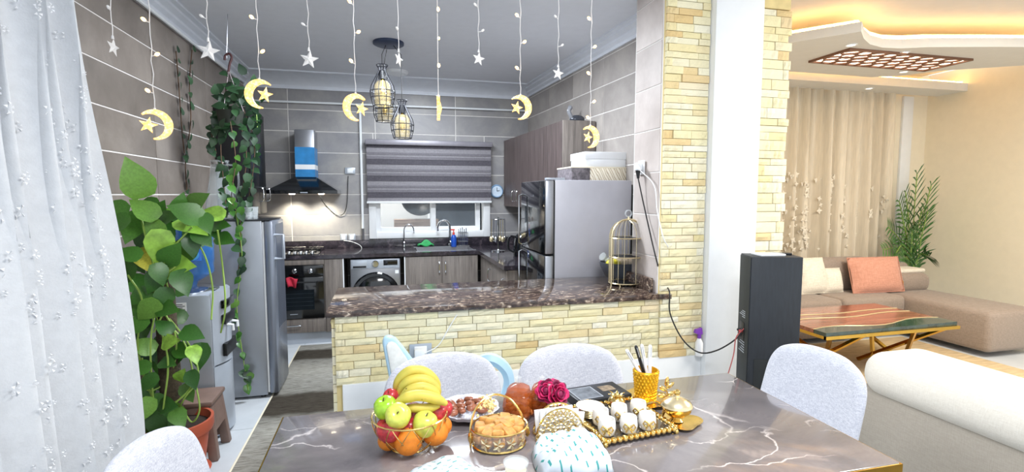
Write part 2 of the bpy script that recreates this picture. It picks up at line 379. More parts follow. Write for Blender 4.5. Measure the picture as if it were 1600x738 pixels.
# stones returning along the bar's free end
for k in range(17):
    h = .05; me = bricks[k % 10]; yy = YS
    while yy < 3.30:
        l = random.uniform(.12, .24); l = min(l, 3.34 - yy)
        link('stone', me, bar, (XE - .008, yy + l / 2, .0 + h * k + .027), (0, 0, -PI / 2), scale=(l - .003, .02, h - .004)); yy += l
pf = struct(box('wall_pier_facing', 'stone_back', None, XP, 1.905, YS - .012, YS, .0, ZC, 0), 'tall strip of cream split stone beside the white column')
stonework(pf, XP, 1.90, .50, ZC, YS - .012, .034, .05, .08, .2)
pw = struct(box('wall_column', 'white', None, 1.905, 2.235, 2.665, 2.80, 0, 2.95, .004), 'white painted column between two strips of split stone')
ps = struct(box('wall_stone_edge', 'stone_back', None, 2.24, 2.445, 2.705, 2.74, .0, 2.95, 0), 'rugged strip of cream stone on the living room edge of the column')
stonework(ps, 2.236, 2.43, .0, 2.62, 2.705, .04, .07, .12, .2, .035)
struct(box('trim_1', 'stone_back', ps, 2.24, 2.44, 2.685, 2.705, 2.625, 2.95, .003))
struct(box('baseboard_bar', 'white', None, XE + .03, 1.905, YS - .03, YS, 0, .505, .006), 'tall white skirting along the foot of the stone bar')
struct(box('baseboard_column', 'white', None, 1.89, 2.25, 2.65, 2.665, 0, .10, .004))
# ---- ceilings
struct(box('ceiling', 'ceil', None, -2.4, 2.26, -0.4, YB + .15, ZC, ZC + .23, 0))
struct(box('ceiling_living', 'ceil_l', None, 2.26, 6.6, -0.4, 5.2, 2.98, 3.05, 0))
def crown(name, prof, L, loc, rz, mat='crown'):
    return struct(MB().prism(prof, 0, L, 'x').build(name, mat, loc=loc, rot=(0, 0, rz), angle=25))
def cove(d, h, z0, n=8):      # profile in (y out of the wall, z)
    pts = [(0, z0)] + [(.02, z0), (.02, z0 + .015)]
    for i in range(n + 1):
        a = PI / 2 * i / n; pts.append((.025 + (d - .05) * (1 - math.cos(a)), z0 + .015 + (h - .03) * math.sin(a)))
    return pts + [(d, ZC - .015), (d, ZC), (0, ZC)]
crown('trim_2', [(-y, z) for y, z in cove(.34, .13, 2.625)], 3.5, (XL, YB, 0), 0)
step = [(0, 2.655), (.018, 2.655), (.022, 2.675), (.05, 2.69), (.055, 2.705), (.09, 2.722), (.095, 2.735), (.13, 2.738), (.13, ZC), (0, ZC)]
crown('trim_3', step, 3.5, (XL, YB, 0), -PI / 2)
crown('trim_4', step, 2.9, (1.862, 3.08, 0), PI / 2 + SK)
struct(box('wall_dining_left', 'cream', None, -1.90, -1.75, .0, 2.45, 0, 2.75, 0)); struct(box('wall_dining_return', 'cream', None, -1.75, XL, 2.45, 2.50, 0, 2.75, 0))
# ---- window
win = bpy.data.objects.new('window_1', None); C.objects.link(win); struct(win, 'white framed sliding kitchen window over the sink')
a, b2 = at(577, 360, YB - .03).x, at(766, 360, YB - .03).x
MB().box(a, WX0 + .015, YB - .03, YB + .1, 1.0, 2.08).box(WX1 - .015, b2, YB - .03, YB + .1, 1.0, 2.08).box(WX0 + .0152, WX1 - .0152, YB - .03, YB + .1, 1.0, WZ0 + .01).box(WX0 + .0152, WX1 - .0152, YB - .03, YB + .1, WZ1 - .01, 2.08).build('window_frame', 'plastic_white', win, bevel=.004)
def sash(x0, x1, y, w_=.055):
    o = MB().box(x0, x0 + w_, y, y + .035, WZ0 + .01, WZ1).box(x1 - w_, x1, y, y + .035, WZ0 + .01, WZ1).box(x0 + w_, x1 - w_, y, y + .035, WZ0 + .01, WZ0 + .065).box(x0 + w_, x1 - w_, y, y + .035, WZ1 - .055, WZ1).build('sash', 'plastic_white', win, bevel=.003)
    MB().box(x0 + w_ - .01, x1 - w_ + .01, y + .014, y + .02, WZ0 + .055, WZ1 - .045).build('pane', 'glass_win', o, smooth=False)
xm = at(677, 340, YB).x
sash(WX0 + .01, xm + .03, YB + .0); sash(xm - .03, WX1 - .045, YB + .045)
# utility space behind the window
ut = struct(MB().box(WX0 - .4, xm + .06, 7.4, 7.5, .3, 2.6).box(WX0 - .5, WX0 - .4, 6.1, 7.5, .3, 2.6).build('wall_utility', 'white', smooth=False))
struct(box('wall_utility_dark', plain('blue_black_tile', '#1d2733', 0.2), None, xm + .06, WX1 + .7, 7.0, 7.1, .3, 2.6, 0))
struct(box('floor_utility', 'floor_grout', None, WX0 - .5, WX1 + .7, 6.08, 7.5, .22, .3, 0))
area('utility_lamp', (WX0 + .2, 6.7, 2.4), .4, 14, (1, .97, .9))
t = thing('wooden_crate', 'rough wooden crate seen through the left window pane', 'crate', (at(650, 340, 6.7).x, 6.7, .3))
for k in range(6): box('plank', wood('crate_wood%d' % k, '#7d6453', '#b39a84', axis='x') if k == 0 else bpy.data.materials['crate_wood0'], t, -.28, .28, -.12, .12, .02 + k * .145, .155 + k * .145, .004)
t = thing('black_wok', 'black pan propped up on the crate behind the window', 'pan', (at(655, 322, 6.72).x, 6.72, 1.18))
MB().lathe([(.02, -.12), (.12, -.10), (.2, -.02), (.235, .06), (.225, .06), (.19, -.01), (.11, -.09), (.01, -.11)], 24).build('bowl', 'black', t, loc=(0, 0, .235), rot=(R(65), 0, 0)); 
MB().tube([(.2, -.02, .26), (.3, -.04, .3), (.4, -.05, .36)], .014).build('handle', 'black', t)
# ---- living room shell
YL = 5.05; XRL = 6.72
struct(box('wall_living_back', 'cream', None, 2.42, XRL + .1, YL, YL + .1, 0, 3.0, 0))
struct(box('wall_living_right', 'cream', None, XRL, XRL + .1, .5, YL, 0, 3.0, 0))
struct(box('wall_living_left', 'cream', None, 2.40, 2.45, 2.86, YL, 0, 3.0, 0))
struct(box('trim_5', 'white', None, 6.30, 6.46, YL - .03, YL, 0, 2.72, .004))
# soffit along the curtain wall with a lit cove
sf = struct(MB().box(2.45, XRL, 4.60, YL - .10, 2.72, 2.81).build('trim_6', 'grey_plaster', smooth=False), 'dropped soffit along the curtain wall with a warm lit edge')
# floating pointed ceiling panel with a lattice insert
apex = (3.60, 3.24)
ppoly = [(3.62, 4.44), (2.75, 4.44), (2.75, 4.30)] + [apex] + [(apex[0] + 1.5 * i / 8, apex[1] + .30 * math.sin(PI * .5 * i / 3.2) if i < 6 else apex[1] + .30 * math.sin(PI * .5 * 5 / 3.2) - .05 * (i - 5)) for i in range(1, 9)] + [(5.9, 3.1), (6.2, 3.6), (5.55, 4.02), (5.35, 4.30), (5.1, 4.44)]
LX0, LX1, LY0, LY1 = 3.92, 5.30, 3.63, 4.03
pan = struct(MB().prism(ppoly, 2.755, 2.83, 'z').build('ceiling_panel', 'grey_plaster', smooth=False), 'floating pointed ceiling panel with warm light glowing from its rim')
cx_, cy_ = 4.45, 3.85
ins = [(cx_ + (x - cx_) * .93, cy_ + (y - cy_) * .86) for x, y in ppoly]
MB().tube([(x, y, 2.86) for x, y in ins], .016, 6, closed=True).build('led_strip', 'led', pan)
MB().box(2.45, XRL, 4.66, 4.70, 2.815, 2.84).build('led_strip', 'led', sf, smooth=False)
lat = struct(bpy.data.objects.new('ceiling_lattice', None), 'brown openwork lattice of overlapping petals set in the ceiling panel'); C.objects.link(lat)
MB().box(LX0, LX1, LY0, LY1, 2.750, 2.7545).build('backing', glow('backlit_panel', '#fff0da', 1.8), lat, smooth=False)
pm = mesh_of('lattice_petal', MB().prism([(math.cos(2 * PI * k / 12) * .5, math.sin(2 * PI * k / 12) * .5) for k in range(12)], -.5, .5), plain('brown_lattice', '#7a5540', .5, .1), smooth=False)
lu = MB()
for i in range(10):
    for j in range(4):
        cxp = LX0 + .08 + i * .142 + (.07 if j % 2 else 0); cyp = LY0 + .05 + j * .10
        if cxp > LX1 - .04: continue
        ring = []
        rr = [(math.cos(2 * PI * k / 10), math.sin(2 * PI * k / 10)) for k in range(10)]
        a0, b0 = .082 + random.uniform(-.01, .01), .056
        th = R(30 if (i + j) % 2 else -25)
        pts = [Vector((cxp + a0 * c * math.cos(th) - b0 * s_ * math.sin(th), cyp + a0 * c * math.sin(th) + b0 * s_ * math.cos(th), 2.742)) for c, s_ in rr]
        mb = MB().tube(pts, .009, 4, closed=True); mb.build('lattice_ring', pm.materials[0], lat, smooth=False)
MB().box(LX0 - .02, LX1 + .02, LY0 - .02, LY0, 2.735, 2.755).box(LX0 - .02, LX1 + .02, LY1, LY1 + .02, 2.735, 2.755).box(LX0 - .02, LX0, LY0, LY1, 2.735, 2.755).box(LX1, LX1 + .02, LY0, LY1, 2.735, 2.755).build('border', pm.materials[0], lat, smooth=False)
for (px, py, z, lab) in ((1330, 70, 2.755, 'downlight near the point of the ceiling panel'), (1412, 82, 2.755, 'downlight on the curved rim of the ceiling panel'), (1226, 103, 2.755, 'downlight in the narrow wing of the ceiling panel by the stone strip'), (1412, 112, 2.755, 'downlight behind the lattice at the panel back edge'), (1226, 131, 2.72, 'downlight in the soffit by the stone strip'), (1358, 138, 2.72, 'downlight in the soffit above the curtain')):
    p = atz(px, py, z); t = thing('downlight', lab, 'downlight', (p.x, p.y, z), group='recessed living room downlights')
    MB().lathe([(.045, 0), (.045, -.006), (.034, -.006), (.034, 0)], 18, cap=False).build('ring', 'white', t); MB().lathe([(.033, -.003), (.033, -.001)], 18).build('lens', 'down', t)

# ================================================================ drapes
def drape(name, label, x0, x1, y, z0, z1, nf, amp, mat, flare=0.0):
    t = thing(name, label, 'curtain', ((x0 + x1) / 2, y, z0)); W = x1 - x0; H = z1 - z0
    ph = [random.uniform(-.5, .5) for _ in range(nf + 2)]
    def fn(u, v):
        k = u * nf; i = int(k); a = ph[min(i, nf)] * (1 - (k - i)) + ph[min(i + 1, nf + 1)] * (k - i)
        f = math.sin(2 * PI * (k + a * .6 * (1 - v))); g = math.sin(2 * PI * (k * 2.3 + a))
        return ((u - .5) * W * (1 + flare * (1 - v)) + .02 * a * (1 - v), amp * (f + .35 * g) * (.55 + .45 * (1 - v)), v * H)
    MB().grid(fn, nf * 14, 16).build('cloth', mat, t, recalc=False, angle=80); return t, fn
dr, dfn = drape('living_room_curtain', 'full length beige curtain with flower embroidery behind the taupe sofa', 4.28, 6.05, YL - .10, .12, 2.74, 10, .085, 'drape', .02)
emb = MB()
for c in range(9):
    u0 = .07 + c * .108
    for k in range(30):
        zz = random.uniform(.28, .62); u = u0 + random.gauss(0, .016); p = Vector(dfn(u, zz)); rr = random.uniform(.02, .045); a = random.uniform(0, PI)
        p.y -= .012; e = [(p.x + rr * math.cos(a + 2 * PI * q / 8) * (1 if q % 2 else .5), p.y - (.004 if q % 2 else 0), p.z + rr * math.sin(a + 2 * PI * q / 8) * (1 if q % 2 else .5)) for q in range(8)]
        emb.add(e + [(p.x, p.y - .008, p.z)], [(q, (q + 1) % 8, 8) for q in range(8)])
tag(emb.build('embroidery', 'embroidery', dr, smooth=False, recalc=False), kind='stuff')
# white sheer at the dining room's left, its free edge flaring outwards
ws = thing('sheer_curtain', 'white sheer curtain with raised lace sprigs beside the leafy plant', 'curtain', (-1.12, 2.0, .02))
def sfn(u, v):
    y = -1.1 + 1.50 * u; f = math.sin(2 * PI * (u * 13 + .2 * math.sin(5 * v))); e = (1 - v)
    return (.055 * f * (.6 + .4 * e) - .06 + .12 * e * (.4 + .6 * u) + .02 * math.sin(2 * PI * (u * 5.3)), y - .07 * (1 - u) + .03 * math.cos(2 * PI * u * 13), v * 2.68)
MB().grid(sfn, 180, 20).build('cloth', 'sheer', ws, recalc=False, angle=80)
lace = MB()
for k in range(340):
    u, v = random.uniform(.55, .995), random.uniform(.02, .8); p = Vector(sfn(u, v)); p.x += .006; rr = random.uniform(.006, .017); a = random.uniform(0, PI)
    for q in range(5):
        b = a + 2 * PI * q / 5; c = p + Vector((.004, math.cos(b) * rr, math.sin(b) * rr)); d = Vector((0, -math.sin(b), math.cos(b))) * rr * .35; l = Vector((0, math.cos(b), math.sin(b))) * rr * .6
        lace.add([c - l, c + d + Vector((.006, 0, 0)), c + l, c - d + Vector((.006, 0, 0))], [(0, 1, 2, 3)])
tag(lace.build('lace_sprigs', 'lace', ws, smooth=False, recalc=False), kind='stuff')

# ================================================================ kitchen run along the back wall
YF, ZT = 5.30, .90          # counter front, counter top
ox0, ox1 = -1.19, at(506, 450, YF).x
xa, xw0, xw1, xs1 = -1.395, at(537, 450, YF).x, at(632, 430, YF).x, .962
def handle(parent, p, L, vertical=False, mat='chrome', out=.028, n=(0, -1, 0)):
    n = Vector(n); d = Vector((0, 0, 1)) if vertical else (Vector((1, 0, 0)) if abs(n.y) > .5 else Vector((0, 1, 0))); p = Vector(p)
    return MB().tube(curve_pts([p - d * L / 2, p - d * L / 2 * .86 + n * out * .85, p + n * out, p + d * L / 2 * .86 + n * out * .85, p + d * L / 2], 4), .006, 6).build('handle', mat, parent)
t = thing('oven_cabinet', 'grey oak base cabinet housing the black oven', 'cabinet', (0, 0, 0))
MB().box(xa, ox0 + .0, YF + .02, YB, .12, .858).box(ox1, xw0, YF + .02, YB, .12, .858).box(ox0, ox1, YF + .02, YB, .12, .27).box(ox0, ox1, YF + .5, YB, .27, .858).box(ox0, ox1, YF + .02, YB, .80, .858).build('body', 'cab', t, smooth=False)
box('side_panel', 'cab', t, ox1 + .012, xw0 - .004, YF, YF + .02, .12, .857); box('edge_strip', 'white', t, xw0 - .004, xw0 + .006, YF - .002, YF + .02, .12, .857, .001)
box('top_rail', 'cab', t, ox0 - .1, ox1 + .01, YF, YF + .02, .805, .857)
dwr = box('drawer', 'cab', t, ox0 - .1, ox1 + .01, YF, YF + .02, .125, .265); handle(dwr, (ox1 - .30, YF - .002, .205), .16)
box('plinth', 'silver', t, xa, xw0, YF + .05, YF + .06, 0, .118, 0)
t = thing('built_in_oven', 'black glass built-in oven with two chrome knobs', 'oven', (0, 0, 0))
box('body', 'black', t, ox0 + .005, ox1 - .005, YF + .02, YF + .48, .275, .795, 0)
box('control_panel', 'black_gloss', t, ox0, ox1, YF - .005, YF + .02, .69, .80, .003)
dd = box('door', 'black_gloss', t, ox0, ox1, YF - .012, YF + .02, .272, .685, .004)
box('window', plain('oven_window', '#11181d', .1), dd, ox0 + .09, ox1 - .09, YF - .0135, YF - .012, .36, .56, 0); MB().tube([(ox0 + .06, YF - .012, .635), (ox0 + .06, YF - .05, .64), (ox1 - .06, YF - .05, .64), (ox1 - .06, YF - .012, .635)], .009).build('handle', 'black', dd)
for q in range(4): box('oven_rack', plain('rack_grey', '#2b343a', .3) if q == 0 else bpy.data.materials['rack_grey'], dd, ox0 + .10, ox1 - .10, YF - .015, YF - .0135, .40 + q * .04, .403 + q * .04, 0)
box('badge', 'silver', dd, ox0 + .27, ox0 + .34, YF - .014, YF - .012, .315, .321, 0)
for px in (460, 485):
    p = at(px, 424, YF - .005); MB().lathe([(.022, 0), (.022, .008), (.016, .012), (.014, .03), (.001, .031)], 14).build('knob', 'chrome', t, loc=p, rot=(R(90), 0, 0))
p = at(456, 437, YF - .06); t = thing('red_pot_holder', 'red cloth pot holder hanging on the oven handle', 'cloth', p)
MB().grid(lambda u, v: ((u - .5) * .105 * (1 - .35 * (1 - v)), -.008 - .012 * math.sin(u * 7 + v * 3), -.075 + .09 * v + .01 * math.sin(u * 5)), 8, 6).build('cloth', plain('red_cloth', '#b3203a', .8, var=.25), t, thick=.008)
# hob
hx0, hx1 = -1.24, at(500, 390, YF + .2).x
t = thing('gas_hob', 'black glass gas hob with a row of steel knobs', 'hob', ((hx0 + hx1) / 2, YF + .30, ZT))
hw = (hx1 - hx0) / 2; box('glass_top', 'black_gloss', t, -hw, hw, -.25, .25, .0, .008)
for i, px in enumerate((451, 460.5, 469.5, 478, 487.5)):
    X = at(px, 394, YF + .08).x - (hx0 + hx1) / 2; MB().lathe([(.020, 0), (.019, .022), (.016, .026), (.001, .027)], 12).build('knob', 'chrome', t, loc=(X, -.215, .008))
for (x, y, r) in ((-.22, .1, .06), (.02, .12, .085), (.24, .1, .055), (-.22, -.09, .05), (.22, -.09, .06)):
    bb = MB().lathe([(r * .7, 0), (r * .7, .012), (r * .4, .02), (.001, .02)], 14).build('burner', 'black', t, loc=(x, y, .008))
    MB().tube([(-r * 1.3, 0, .0), (-r * 1.3, 0, .034), (r * 1.3, 0, .034), (r * 1.3, 0, 0)], .005, 4).tube([(0, -r * 1.3, .0), (0, -r * 1.3, .034), (0, r * 1.3, .034), (0, r * 1.3, 0)], .005, 4).build('pan_support', 'black', bb)
# washer
t = thing('washing_machine', 'silver front loading washing machine under the counter', 'washing machine', (0, 0, 0))
wx0, wx1 = at(547, 430, YF + .02).x, at(626, 430, YF + .02).x; wy = YF + .02
box('body', 'steel', t, wx0, wx1, wy, YB - .03, .02, .845, .012); wm = (wx0 + wx1) / 2
box('control_panel', 'silver', t, wx0 + .01, wx1 - .01, wy - .012, wy, .745, .84, .004)
dr_ = box('detergent_drawer', 'silver', t, wx0 + .02, wx0 + .17, wy - .018, wy - .012, .755, .83, .004); box('grip', 'black', dr_, wx0 + .03, wx0 + .16, wy - .02, wy - .017, .757, .776, .002)
MB().lathe([(.036, 0), (.036, .012), (.030, .02), (.001, .021)], 20).build('dial', 'chrome', t, loc=(wm, wy - .012, .793), rot=(R(90), 0, 0))
box('display', 'black_gloss', t, wx1 - .17, wx1 - .03, wy - .015, wy - .012, .775, .83, .002)
for q in range(5): box('button', 'silver', t, wx1 - .165 + q * .027, wx1 - .147 + q * .027, wy - .016, wy - .012, .757, .766, .001)
do = MB().lathe([(.235, 0), (.24, .02), (.225, .035), (.195, .03)], 36, cap=False).build('door', 'black_gloss', t, loc=(wm, wy, .47), rot=(R(90), 0, 0)); MB().lathe([(.198, .0), (.19, .03), (.12, .055), (.001, .06)], 30).build('porthole', 'black_gloss', do)
box('energy_sticker', 'paper', t, wx1 - .055, wx1 - .02, wy - .002, wy, .685, .72, 0)
# sink cabinet with two doors, right base cabinets
t = thing('sink_cabinet', 'pale grey oak sink cabinet with two doors', 'cabinet', (0, 0, 0))
box('body', 'cab', t, xw1 + .012, xs1, YF + .02, YB - .02, .12, .855, 0); box('edge_strip', 'white', t, xw1, xw1 + .01, YF - .002, YF + .03, .12, .857, .001); mid = at(691, 420, YF).x
for k, (a, b2) in enumerate(((xw1 + .014, mid - .002), (mid + .002, xs1 - .004))):
    d_ = box('door', 'cab', t, a, b2, YF, YF + .019, .125, .853); handle(d_, ((b2 - .03) if k == 0 else (a + .03), YF, .74), .12, True)
box('plinth', 'silver', t, xw1, xs1, YF + .05, YF + .06, 0, .118, 0)
XC = .967
for k, (y0, y1, lab) in enumerate(((4.70, 5.28, 'grey oak base cabinet door next to the sink corner'), (4.12, 4.69, 'grey oak base cabinet door next to the fridge'))):
    t = thing('base_cabinet', lab, 'cabinet', (0, 0, 0), group='base cabinets under the side counter')
    box('body', 'cab', t, XC + .04, XR(5.3) - .01, y0, y1, .12, .857, 0); d_ = box('door', 'cab', t, XC + .02, XC + .039, y0 + .003, y1 - .003, .125, .853); handle(d_, (XC + .02, y0 + .06, .72), .12, True, n=(-1, 0, 0)); box('plinth', 'silver', t, XC + .07, XC + .08, y0, y1, 0, .118, 0)
# counters
t = thing('kitchen_countertop', 'dark brown stone countertop running around the sink corner', 'countertop', (0, 0, 0))
SX0, SX1, SY0, SY1 = at(652, 392, 5.5).x, at(738, 392, 5.5).x, YF + .10, YF + .50
MB().box(XL, SX0, YF - .01, YB, .862, ZT).box(SX1, XC, YF - .01, YB, .862, ZT).box(SX0, SX1, YF - .01, SY0, .862, ZT).box(SX0, SX1, SY1, YB, .862, ZT).build('slab', 'darkstone', t, smooth=False)
MB().prism([(XC, 4.11), (XR(4.11) - .005, 4.11), (XR(YB) - .005, YB - .001), (XC, YB - .001)], .862, ZT, 'z').build('slab', 'darkstone', t, smooth=False)
box('upstand', 'darkstone', t, XL, XR(YB) - .02, YB - .03, YB - .009, ZT, ZT + .09, .002)
# bar top
t = thing('bar_countertop', 'glossy brown marble bar top on the split stone wall', 'countertop', (0, 0, 0))
bo = MB().box(-.30, 1.60, 2.70, 3.40, .868, ZT).box(1.60, 1.68, 2.70, YS - .042, .868, ZT).build('slab', 'counter', t, bevel=.005)
box('upstand', 'counter', t, XP - .03, XP - .010, YS + .04, 3.38, ZT, ZT + .085, .003)
# ================================================================ hood, blind, pipes, sockets
hc = -.795; hwid = .335
t = thing('cooker_hood', 'black pyramid cooker hood with blue film on its chimney', 'cooker hood', (hc, YB - .012, 1.52))
MB().add([(-hwid, -.46, .02), (hwid, -.46, .02), (hwid, 0, .02), (-hwid, 0, .02), (-.10, -.26, .16), (.11, -.26, .16), (.11, 0, .16), (-.10, 0, .16)], [(0, 3, 2, 1), (4, 5, 6, 7), (0, 1, 5, 4), (1, 2, 6, 5), (2, 3, 7, 6), (3, 0, 4, 7)]).box(-hwid, hwid, -.46, 0, -.012, .021).build('canopy', 'black_gloss', t, smooth=False)
ch = MB().box(-.09, .10, -.25, -.001, .16, .65).build('chimney', 'steel', t, bevel=.003)
film = plain('blue_protective_film', '#2f86c4', .3, var=.15)
MB().box(-.091, .101, -.252, -.0005, .162, .24).build('film', film, ch, smooth=False); MB().box(-.091, .101, -.252, -.0005, .29, .47).build('film', film, ch, smooth=False)
MB().box(-.091, .101, -.2525, -.0005, .24, .29).build('film_label', 'paper', ch, smooth=False)
for x in (-.14, .15):
    MB().lathe([(.03, 0), (.03, -.006), (.02, -.008)], 14).build('lamp', 'hood_lamp', t, loc=(x, -.20, -.012))
    l = bpy.data.lights.new('hood_light', 'SPOT'); l.energy = 13; l.spot_size = R(120); l.spot_blend = .8; l.color = (1, .92, .72); l.shadow_soft_size = .03; o = bpy.data.objects.new('hood_light', l); C.objects.link(o); o.location = (hc + x, YB - .19, 1.485); o.rotation_euler = (R(12), 0, 0)
box('button_strip', 'silver', t, -.02, .05, -.462, -.46, -.006, .004, 0)
# zebra blind
bx0, bx1 = at(571, 230, YB - .09).x, at(768, 230, YB - .09).x
t = thing('roller_blind', 'grey striped day and night roller blind over the kitchen window', 'blind', ((bx0 + bx1) / 2, YB - .09, 1.40)); hb = (bx1 - bx0) / 2
box('cassette', plain('grey_cassette', '#8d8a92', .4, .3), t, -hb - .005, hb + .01, -.035, .06, .645, .705, .012)
gd, gm, gl = fabric('blind_dark_band', '#4d4a51', '#5e5b62'), fabric('blind_mid_band', '#6d6a70', '#7d7a80'), fabric('blind_light_band', '#838085', '#949196')
zz = .645; pat = [gd, gl, gm, gl, gm, gd]
k = 0
hs = [.028, .050, .026, .020, .030, .030]
while zz > .025:
    h = min(hs[k % 6], zz - .02); MB().box(-hb + .008, hb - .004, .006 + (.004 if k % 2 else 0), .010 + (.004 if k % 2 else 0), zz - h, zz).build('slat', pat[k % 6], t, smooth=False); zz -= h; k += 1
box('bottom_bar', 'white', t, -hb, hb, -.004, .02, .0, .024, .004)
# pipes
def pipe(name, lab, pts, r, mat='white', cat='pipe', n=8):
    o = MB().tube(pts, r, n).build(name, mat); return tag(o, lab, cat)
zp = at(600, 164, YB - .04).z
pipe('conduit_pipe', 'long white conduit running under the ceiling across the back wall', [(XL + .02, YB - .036, zp - .01), (XR(YB) - .03, YB - .036, zp)], .011)
xv = at(565, 280, YB - .03).x
pipe('water_pipe', 'upright white pipe beside the window blind', [(xv, YB - .03, zp - .02), (xv, YB - .03, 1.12)], .014); 
pipe('drain_pipe', 'grey pipe end dropping behind the counter below the upright white pipe', [(xv, YB - .035, 1.118), (xv, YB - .035, .992)], .016, 'steel')
pipe('cable_duct', 'thin white cable duct following the left crown moulding', [(XL + .03, 2.5, 2.635), (XL + .03, YB - .3, 2.635)], .012)
def socket(name, lab, p, n='y', s=(.075, .075), plug=True):
    t = thing(name, lab, 'socket', p); a, b2 = s[0] / 2, s[1] / 2
    if n == 'y': box('plate', 'silver', t, -a, a, -.012, 0, -b2, b2, .004); box('insert', 'plastic_white', t, -a * .55, a * .55, -.016, -.012, -b2 * .7, b2 * .7, .003)
    else: box('plate', 'silver', t, -.012, 0, -a, a, -b2, b2, .004); box('insert', 'plastic_white', t, -.016, -.012, -a * .55, a * .55, -b2 * .7, b2 * .7, .003)
    return t
yw = YB - .0085
socket('wall_socket', 'wall socket above the counter, the one nearer the oven hood', at(537, 371, yw)); socket('wall_socket', 'wall socket above the counter, the one nearer the white pipe', at(550, 371, yw))
socket('wall_socket', 'upper wall socket feeding the cooker hood cable', at(547, 267, yw), s=(.11, .07))
pipe('hood_cable', 'thin grey cable looping from the hood to the upper socket', curve_pts([at(500, 306, YB - .2), at(508, 320, YB - .03), at(528, 337, YB - .02), at(541, 325, YB - .02), at(544, 275, YB - .02)], 6), .004, 'speaker_dark', 'cable', 5)
pipe('white_cable', 'white cable hanging from a counter socket', curve_pts([at(537, 376, YB - .035), at(550, 378, YB - .06), at(563, 384, YB - .06), at(566, 392, YB - .06)], 5), .004, 'white', 'cable', 5)
# sink and taps
t = thing('steel_sink', 'inset steel sink under the window', 'sink', (0, 0, 0))
MB().box(SX0 + .0, SX1, SY0, SY1, .72, .724).box(SX0, SX0 + .004, SY0, SY1, .72, ZT + .002).box(SX1 - .004, SX1, SY0, SY1, .72, ZT + .002).box(SX0, SX1, SY0, SY0 + .004, .72, ZT + .002).box(SX0, SX1, SY1 - .004, SY1, .72, ZT + .002).build('basin', 'steel', t, smooth=False)
box('rim', 'steel', t, SX0 - .02, SX1 + .02, SY0 - .02, SY0, ZT, ZT + .004, 0); box('tap_ledge', 'steel', t, SX0 - .02, SX1 + .02, SY1, SY1 + .06, ZT, ZT + .004, 0)
def tap(lab, px, w_, h, r, mat):
    p = at(px, 385, YB - .09); t = thing('tap', lab, 'tap', (p.x, YB - .10, ZT + .004)); d = 1 if w_ > 0 else -1; w_ = abs(w_)
    MB().lathe([(r * 2, 0), (r * 2, .02), (r * 1.3, .03)], 12).build('base', mat, t)
    pts = [(0, 0, 0), (0, 0, h * .7)] + [(d * w_ / 2 * (1 - math.cos(a)), -.02 * math.sin(a), h * .7 + h * .3 * math.sin(a)) for a in (.4, .8, 1.2, 1.57, 2, 2.4, 2.8, 3.14)] + [(d * w_, -.02, h * .62)]
    MB().tube(pts, r, 8).build('spout', mat, t); MB().tube([(0, 0, .04), (.0, -.05, .06)], r * .8).build('lever', mat, t)
tap('slim chrome swan neck tap at the left end of the sink', 631.5, .11, .26, .007, 'chrome'); tap('thick chrome swan neck tap beside the blue bottle', 703, -.14, .30, .013, 'chrome')
t = thing('green_cloth', 'bright green dish cloth on the sink edge', 'cloth', (at(668, 385, 5.55).x, 5.82, ZT + .005))
MB().grid(lambda u, v: ((u - .5) * .18, (v - .5) * .10, .05 * math.sin(PI * u) * math.sin(PI * v) + .012 * math.sin(9 * u + 5 * v) + .015), 12, 8).build('cloth', plain('green_cloth', '#2f9b57', .8, var=.25), t, thick=.01)
p = at(709, 380, 5.76); t = thing('dish_soap_bottle', 'blue dish soap bottle with red pump beside the tap', 'bottle', (p.x, 5.76, ZT))
MB().lathe([(.028, 0), (.032, .01), (.032, .11), (.02, .135), (.012, .14)], 14).build('body', plain('blue_soap', '#2153b8', .25), t); MB().lathe([(.013, .14), (.013, .165), (.006, .168), (.006, .19)], 10).box(-.035, .012, -.007, .007, .19, .205).build('pump', plain('red_pump', '#d4483c', .4), t)
p = at(723, 372, 5.80); t = thing('cutlery_drainer', 'small wire cutlery drainer in front of the window', 'drainer', (p.x, 5.8, ZT))
for q in range(7): MB().tube([(-.05 + q * .017, -.04, .01), (-.05 + q * .017, -.045, .16)], .0025, 4).build('wire', 'chrome', t)
for z in (.01, .06, .11, .16): MB().tube([(-.055, -.045, z), (.055, -.045, z), (.055, .04, z), (-.055, .04, z)], .003, 4, closed=True).build('wire_hoop', 'chrome', t)
for q in range(5): MB().tube([(-.04 + q * .02, 0, .01), (-.045 + q * .022, .01, .20 + .01 * (q % 3))], [.003, .007], 5).build('spoon', 'chrome', t)
# utensil stand, kettle, toaster in the right corner
p = at(777, 384, 5.25); t = thing('utensil_stand', 'chrome stand with a ring of hanging utensils in the counter corner', 'utensil stand', (p.x, 5.2, ZT))
MB().lathe([(.075, 0), (.075, .01), (.01, .016), (.008, .02)], 20).build('base', 'chrome', t); MB().tube([(0, 0, .01), (0, 0, .36)], .007).build('pole', 'chrome', t)
MB().tube([(.07 * math.cos(2 * PI * k / 14), .07 * math.sin(2 * PI * k / 14), .34) for k in range(14)], .004, 5, closed=True).build('ring', 'chrome', t)
for k in range(6):
    a = 2 * PI * k / 6; x, y = .07 * math.cos(a), .07 * math.sin(a); MB().tube([(x, y, .34), (x * 1.05, y * 1.05, .16)], .004, 5).ball((x * 1.05, y * 1.05, .13), .024, 8, 6, 1, .4, 1.3).build('utensil', 'gold_pale' if k % 2 else 'chrome', t)
p = at(800, 388, 4.75); t = thing('electric_kettle', 'black electric kettle behind the fridge', 'kettle', (1.30, 4.75, ZT))
